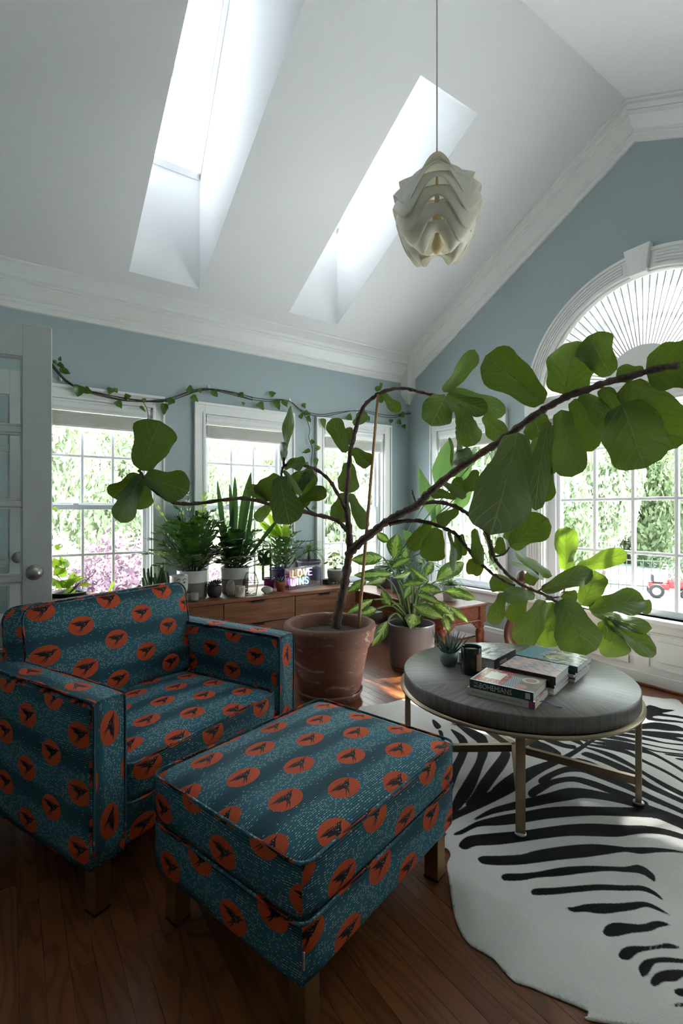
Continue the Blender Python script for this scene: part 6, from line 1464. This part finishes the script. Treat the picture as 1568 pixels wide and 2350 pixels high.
b2 = book('thick book with teal spine on top of the front stack', (1.556, 1.362, TZ + .028), aA, .252, .184, .034, CV1, SPT)
def on_spine(b, txt, size, x, z, mat, sx=1.0): text_mesh(txt, size, mat, b, Matrix.Translation((x, -.0012, z)) @ Matrix.Rotation(PI / 2, 4, 'X'), sx=sx)
on_spine(b2, 'BOHEMIANS', .0295, .040, .0065, LTW, .80); on_spine(b2, 'THE', .0125, .017, .0195, LTW, .8); on_spine(b2, 'NEW', .0125, .017, .0065, LTW, .8)
obj('publisher_mark', MB().box((.222, -.001, .006), (.240, -.0004, .028)), LTW, b2); on_spine(b1, 'ABSOLUTELY BEAUTIFUL THINGS   ANNA SPIRO', .0118, .018, .010, LTD, .80)
obj('spine_end', MB().box((.245, -.001, 0), (.268, -.0004, .028)), plain('plum_print', srgb(170, 80, 110), .5), b1)
RIBM = plain('blue_ribbon', srgb(52, 66, 150), .5)
rows = []
for i in range(9):
    f = i / 8; p = Vector((.268 + .075 * f, .062 + .02 * f, .012 + .004 * math.sin(f * 5) - .006 * f)); rows.append([p + Vector((0, -.005, 0)), p + Vector((0, .005, .002 * math.sin(f * 7)))])
obj('ribbon', MB().strip(rows, uv=False), RIBM, b1, solid=.0006)
def stack(specs, base, ang, label_fn, group):
    z = TZ
    for k, (dx, dy, W, D, H, cov, sp_, thin) in enumerate(specs):
        u = Vector((math.cos(ang), math.sin(ang), 0)); v = Vector((-math.sin(ang), math.cos(ang), 0)); P = Vector((*base, z)) + u * dx + v * dy
        b = book(label_fn(k), tuple(P), ang + [0, .02, -.02, .015, 0][k % 5], W, D, H, cov, sp_, thin=thin); z += H
    return b, z
MGK = [plain('mag_%d' % k, srgb(*c), .35) for k, c in enumerate([(206, 204, 202), (30, 30, 34), (196, 190, 186), (150, 60, 110), (216, 214, 210)])]
ordw = ['bottom', 'second from the bottom', 'third from the bottom', 'fourth from the bottom', 'fifth from the bottom']
aB = math.radians(-74); aC = math.radians(-76.4)
bb, zb = stack([(.012, -.004, .215, .200, .008, MGK[0], None, True), (.014, .0, .210, .198, .010, MGK[4], None, True), (.016, .004, .208, .198, .007, MGK[2], None, True), (.014, .002, .212, .196, .016, MGK[1], None, True), (0, .002, .232, .190, .034, CV2, SPK, False)], (1.765, 1.378), aB,
    lambda k: ('magazine lying %s in the middle stack under the streaked book' % ordw[k]) if k < 4 else 'large book with streaked colourful cover on the middle stack', None)
on_spine(bb, 'HILTON CARTER   WILD INTERIORS', .0135, .012, .011, LTD, .9)
cb, zc_ = stack([(.012, .0, .250, .225, .010, MGK[4], None, True), (.010, .002, .252, .224, .012, MGK[3], None, True), (.014, .0, .245, .222, .010, MGK[0], None, True), (.012, .004, .250, .215, .012, MGK[1], None, True), (0, .0, .274, .206, .028, CV3, SPG, False)], (1.974, 1.450), aC,
    lambda k: ('magazine lying %s in the stack under the teal book' % ordw[k]) if k < 4 else 'teal book with white printed letters topping the farthest stack', None)
def on_cover(b, txt, size, x, y, H, mat, sx=1.0): text_mesh(txt, size, mat, b, Matrix.Translation((x, y, H + .0006)), sx=sx)
on_spine(cb, 'PLANTS', .010, .212, .009, LTW, .8)
for k, s_ in enumerate(('HOUSE', 'OF', 'PLANTS')): on_cover(cb, s_, .026, .085, .135 - .03 * k, .028, LTW)
aD = math.atan2(1.720 - 1.535, 2.044 - 2.095)     # spine on the side towards the table's far edge
aD = math.radians(13.5)
d1 = book('dark pink edged magazine under the grey interiors book', (1.852, 1.474, TZ), aD, .246, .200, .012, MGK[3], None, thin=True)
d2 = book('grey interiors book with black spine lying behind the candle', (1.858, 1.480, TZ + .012), aD, .240, .186, .046, CV4, SPK)
on_spine(d2, 'INTERIORS', .021, .055, .014, LTW, .75)
for k, s_ in enumerate(('INTERIORS', 'NOW')): on_cover(d2, s_, .022, .07, .10 - .035 * k, .046, LTW)
# candle
cd = thing('candle', 'candle in a black glass jar with kraft label on coffee table', 'candle', (1.762, 1.533, TZ))
obj('jar', MB().lathe([(0, 0), (.040, 0), (.0445, .003), (.046, .012), (.046, .122), (.045, .124), (.0435, .122), (.043, .10)], 44), plain('black_glass', (.01, .01, .011), .22), cd)
obj('wax', MB().lathe([(.0432, .106), (.02, .1055), (0, .105)], 32), plain('wax', srgb(226, 220, 206), .5, Subsurface_Weight=.3), cd); obj('wick', MB().tube([(0, 0, .105), (.001, 0, .113)], .0012, 6), LTE, cd)
la = math.atan2(-1.533, -1.762) + .95; mb = MB(); rows = []
for i in range(10): a = la + lerp(-.42, .42, i / 9); rows.append([(.0464 * math.cos(a), .0464 * math.sin(a), z) for z in (.022, .062 + .0 * i, .098)])
obj('paper_label', mb.strip(rows), plain('kraft', srgb(168, 132, 102), .8, var=.05), cd)
# small blue-grey pot with a spiky succulent
sp_ = thing('potted_senecio', 'spiky blue green succulent in a round grey pot on coffee table', 'plant', (1.762, 1.672, TZ))
obj('pot', MB().lathe([(0, 0), (.026, 0), (.032, .004), (.041, .022), (.0435, .042), (.041, .060), (.036, .068), (.033, .067), (.032, .05)], 36), plain('slate_glaze', srgb(104, 118, 122), .35, var=.04), sp_); soil(sp_, .033, .058)
rr = random.Random(44); SENM = plain('senecio', srgb(96, 118, 104), .5, var=.25, vscale=30)
for k in range(64):
    a = rr.uniform(0, 2 * PI); e = rr.uniform(.25, 1.45); L = rr.uniform(.06, .13); b = Vector((1.762 + rr.uniform(-.022, .022), 1.672 + rr.uniform(-.022, .022), TZ + .055)); d = Vector((math.cos(a), math.sin(a), 0))
    P = catmull([b, b + d * L * .45 * math.cos(e) + UP * L * .35, b + d * L * .95 * math.cos(e) + UP * L * (.55 + .5 * math.sin(e))], 4); N = len(P)
    obj('leaf', MB().tube(P, [.0024 * math.sin(PI * (.2 + .8 * i / (N - 1))) + .0004 for i in range(N)], 5), SENM, sp_, world=True)

# ================================================================== carved wooden figure by the arched window
CARV = wood('dark_carved_wood', srgb(92, 58, 44), srgb(66, 40, 32), srgb(40, 24, 20), .3, 1.0, 2, .3)
sc = thing('carved_figure', 'slender dark carved wooden figure with smooth round head', 'sculpture', (3.22, 2.34, 0))
S0 = Vector((3.36, 2.28, 0))
obj('base', MB().lathe([(0, 0), (.075, 0), (.08, .01), (.075, .035), (.03, .05), (0, .05)], 28), CARV, sc)
P = [Vector((0, 0, .04)), Vector((-.02, .03, .14)), Vector((-.045, .05, .26)), Vector((-.035, .03, .38)), Vector((0, 0, .48)), Vector((.03, -.03, .57)), Vector((.02, -.02, .64))]
obj('body', MB().tube(catmull(P, 6), [.026, .028, .03, .033, .036, .04, .042, .044, .045, .045, .044, .042, .04, .038, .036, .034, .032, .030, .028, .027, .026, .025, .025, .025, .026, .026, .025, .024, .023, .022, .021, .02, .019, .018, .016, .014, .013], 14), CARV, sc)
obj('head', MB().lathe([(0, -.062), (.02, -.056), (.034, -.04), (.045, -.012), (.047, .012), (.04, .036), (.024, .05), (0, .056)], 24, mat=Matrix.Translation((.02, -.02, .69)) @ Matrix.Rotation(.5, 4, 'Y')), CARV, sc)
obj('face_ridge', MB().tube(catmull([(.02, -.062, .72), (.015, -.070, .69), (.012, -.060, .66)], 4), [.004, .006, .008, .009, .009, .008, .007, .005, .003], 8), CARV, sc)

# string of wooden beads over the rim of the pale bowl
BEADM = plain('dark_bead', srgb(92, 62, 48), .5, var=.2)
bs = thing('bead_string', 'short string of dark wooden beads hanging on the pale stapelia bowl', 'beads', (.905 - .098, 3.84, ZT + .105))
for k in range(11):
    a = k / 10 * PI * .95; obj('bead', MB().lathe([(0, -.008), (.0055, -.006), (.008, 0), (.0055, .006), (0, .008)], 10, (-.028 * math.sin(a) - .004, .03 * math.cos(a) * .3 - .02 + .004 * (k % 2), .022 * math.cos(a) - .012 - .045 * (k / 10) ** 2)), BEADM, bs)
obj('cord', MB().tube([(-.028 * math.sin(k / 10 * PI * .95) - .004, .009 * math.cos(k / 10 * PI * .95) - .02, .022 * math.cos(k / 10 * PI * .95) - .012 - .045 * (k / 10) ** 2) for k in range(11)], .0012, 5), CORDM, bs)
# ================================================================== outdoors
GZ = -1.6
LAWN = plain('pale_lawn', srgb(200, 204, 208), .9, var=.10, vscale=2)
struct('ground', MB().box((-40, -40, GZ - .2), (60, 60, GZ)), LAWN)
def tree_leafmat(name, c1, c2, tr):
    t = NT(name); g = t.geo(); r = t.add(t.mul(g.outputs['Random Per Island'], .75), t.mul(t.rnd(), .25))
    d = t.n('ShaderNodeBsdfDiffuse', {'Color': t.mix(r, c1, c2)}).outputs[0]; l = t.n('ShaderNodeBsdfTranslucent', {'Color': tr}).outputs[0]
    return t.done(t.n('ShaderNodeMixShader', {0: .3, 1: d, 2: l}).outputs[0])
TG = [tree_leafmat('tree_green', srgb(104, 118, 92), srgb(178, 188, 160), (.38, .45, .30, 1)), tree_leafmat('tree_dark', srgb(76, 92, 68), srgb(136, 150, 116), (.2, .26, .15, 1)), tree_leafmat('tree_lime', srgb(158, 168, 128), srgb(212, 214, 186), (.52, .57, .40, 1)), tree_leafmat('maple_red', srgb(92, 68, 80), srgb(156, 134, 148), (.18, .12, .15, 1))]
def crown_mesh(name, n, size, seed, lobes=9):
    rng = np.random.default_rng(seed); L = rng.normal(0, .42, (lobes, 3)); L[:, 2] *= .8; R = rng.uniform(.38, .62, lobes)
    k = rng.integers(0, lobes, n); d = rng.normal(0, 1, (n, 3)); d /= np.linalg.norm(d, axis=1)[:, None]
    c = L[k] + d * (R[k] * rng.uniform(.72, 1.05, n))[:, None]
    nn = d + rng.normal(0, .6, (n, 3)); nn /= np.linalg.norm(nn, axis=1)[:, None]
    u = np.cross(nn, rng.normal(0, 1, (n, 3))); u /= np.linalg.norm(u, axis=1)[:, None]; v = np.cross(nn, u)
    c = c / np.quantile(np.abs(c), .995, axis=0)          # crown fills a unit ball
    s = (size * rng.uniform(.6, 1.3, n))[:, None]
    V = np.stack([c - u * s, c - v * s * .5, c + u * s, c + v * s * .5], 1).reshape(-1, 3)
    me = bpy.data.meshes.new(name); me.vertices.add(4 * n); me.vertices.foreach_set('co', V.ravel()); me.loops.add(4 * n); me.loops.foreach_set('vertex_index', np.arange(4 * n)); me.polygons.add(n); me.polygons.foreach_set('loop_start', np.arange(0, 4 * n, 4)); me.polygons.foreach_set('loop_total', np.full(n, 4)); me.update(calc_edges=True); me.validate(); return me
CRM = {}
def crown(mi, var):
    if (mi, var) not in CRM:
        me = crown_mesh('foliage', 15000, .042 if var < 2 else .037, 100 + var, 14); me.materials.append(TG[mi]); CRM[(mi, var)] = me
    return CRM[(mi, var)]
def tree(loc, rx, rz, mi, var, label, group, name='garden_tree', trunk=True, hgt=None):
    x, y = loc; zc = GZ + (rz * 1.0 + (hgt or 0)); t = thing(name, label, 'tree' if 'shrub' not in name else 'shrub', (x, y, GZ), random.Random(int(x * 100)).uniform(0, 6), group)
    o = obj('foliage', crown(mi, var), None, t); o.location = (0, 0, zc - GZ); o.scale = (rx, rx, rz); o['kind'] = 'stuff'
    if trunk: obj('trunk', MB().tube(catmull([(0, 0, -.1), (.05 * rx, 0, (zc - GZ) * .5), (0, .04 * rx, zc - GZ)], 4), [.06 * rx * (1 - .06 * i) for i in range(9)], 8), BARK, t)
    return t
random.seed(77)
GA = 'trees standing in the garden outside the windows'
lab = {0: 'leafy mid green tree standing in the garden beyond the windows', 1: 'dense dark green tree standing in the garden beyond the windows', 2: 'pale lime green tree standing in the garden beyond the windows'}
GRP = {0: 'mid green garden trees', 1: 'dark green garden trees', 2: 'pale lime garden trees'}
# screen of trees round two sides, nearer shrubs in front
for k in range(12):
    a = math.radians(88 - k * 8.6); m = (0, 1, 0, 2)[k % 4]; D, R_ = (15.6, 2.1) if k % 2 == 0 else (21.0, 2.65)
    if k in (7, 8): D, R_, m = 23.5, (2.1, 1.6)[k - 7], k - 7           # open drive in front of these
    if k == 6: m = 1
    if k == 9: D, R_ = 22.5, 1.7
    tree((D * math.cos(a), D * math.sin(a)), R_, random.uniform(3.6, 4.4), m, k % 3, lab[m], GRP[m], hgt=-1.0)
for k in range(13):
    a = math.radians(96 - k * 8.8); m = (1, 0, 1, 0)[k % 4]; D, R_ = (28.0, 3.6) if k % 2 == 0 else (36.0, 4.2)
    if k == 8: D, R_ = 30.0, 3.2
    tree((D * math.cos(a), D * math.sin(a)), R_, random.uniform(5.6, 7.0), m, (k + 1) % 3, lab[m], GRP[m], hgt=-1.5)
slab = {0: 'rounded mid green shrub growing in the garden below the trees', 2: 'rounded lime green shrub growing in the garden below the trees'}
for k in range(15):
    a = 92 - k * 6.6; m = (2, 0, 2)[k % 3]
    if 20 < a < 33: continue
    if a < 20: a = 14 - (k - 11) * 7.5
    D, R_ = (8.8, .95) if k % 2 == 0 else (11.6, 1.25)
    tree((D * math.cos(math.radians(a)), D * math.sin(math.radians(a))), R_, R_ * random.uniform(.85, 1.05), m, k % 3, slab[m], ('mid green' if m == 0 else 'lime green') + ' garden shrubs', 'garden_shrub', False, .05)
tree((.72, 6.3), 1.0, 1.05, 3, 1, 'purple leaved maple just outside the window beside the door', None, 'maple_tree', True, .35)
tree((2.40, 6.7), .75, .85, 3, 0, 'smaller purple leaved maple outside the second window', None, 'maple_tree', True, .35)
tree((7.0, 2.15), 1.55, 1.9, 0, 2, 'unseen tall slim tree added to shade the window beside the arch', None, 'garden_tree', True, 4.4)  # out of view, added so its crown blocks sun from the window beside the arch
tree((7.0, -1.85), 2.0, 2.4, 1, 2, 'unseen tall dark slim tree added to shade the near gable window', None, 'garden_tree', True, 3.9)  # out of view, added to keep direct sun out of the near gable window
# iron fence and a red garden tractor on the drive
FM = plain('fence_green', srgb(70, 86, 70), .6)
fe = thing('iron_fence', 'thin green railing fence along the drive', 'fence', (20.3 * math.cos(math.radians(25)), 20.3 * math.sin(math.radians(25)), GZ), math.radians(-65))
for k in range(24): obj('picket', MB().box((-3 + k * .25, -.012, 0), (-3 + k * .25 + .024, .012, 1.1)), FM, fe)
obj('rail', MB().box((-3, -.015, 1.02), (3, .015, 1.06)), FM, fe); obj('rail', MB().box((-3, -.0149, .12), (3, .0149, .16)), FM, fe)
RED = plain('tractor_red', srgb(170, 30, 34), .35); TYRE = plain('tyre', (.02, .02, .02), .8); SILV = plain('wheel_white', srgb(225, 225, 225), .5)
tp_ = atz(1540, 1372, GZ); gt = thing('garden_tractor', 'small red garden tractor with white wheels parked on the drive', 'tractor', (tp_.x, tp_.y, GZ), math.radians(-60))
obj('bonnet', MB().rbox((-.10, -.18, .32), (.50, .18, .56), .05), RED, gt); obj('body', MB().rbox((-.62, -.22, .26), (-.05, .22, .46), .05), RED, gt); obj('seat', MB().rbox((-.50, -.16, .46), (-.22, .16, .52), .03).rbox((-.54, -.16, .5), (-.47, .16, .74), .03), TYRE, gt)
obj('steering_wheel', MB().tube([(-.02 + .03 * math.cos(2 * PI * k / 16), .12 * math.sin(2 * PI * k / 16), .74 + .1 * math.cos(2 * PI * k / 16)) for k in range(16)], .012, 6, closed=True).tube([(.06, 0, .5), (-.02, 0, .74)], .012, 6), TYRE, gt)
for x, r in ((.36, .15), (-.42, .22)):
    for s in (-1, 1):
        M = Matrix.Translation((x, s * .25, r)) @ Matrix.Rotation(PI / 2, 4, 'X'); w2 = obj('wheel', MB().lathe([(r * .55, -.05), (r * .95, -.055), (r, -.03), (r, .03), (r * .95, .055), (r * .55, .05)], 24, mat=M), TYRE, gt)
        obj('hub', MB().lathe([(0, -.045), (r * .56, -.045), (r * .56, .045), (0, .045)], 20, mat=M), SILV, w2)
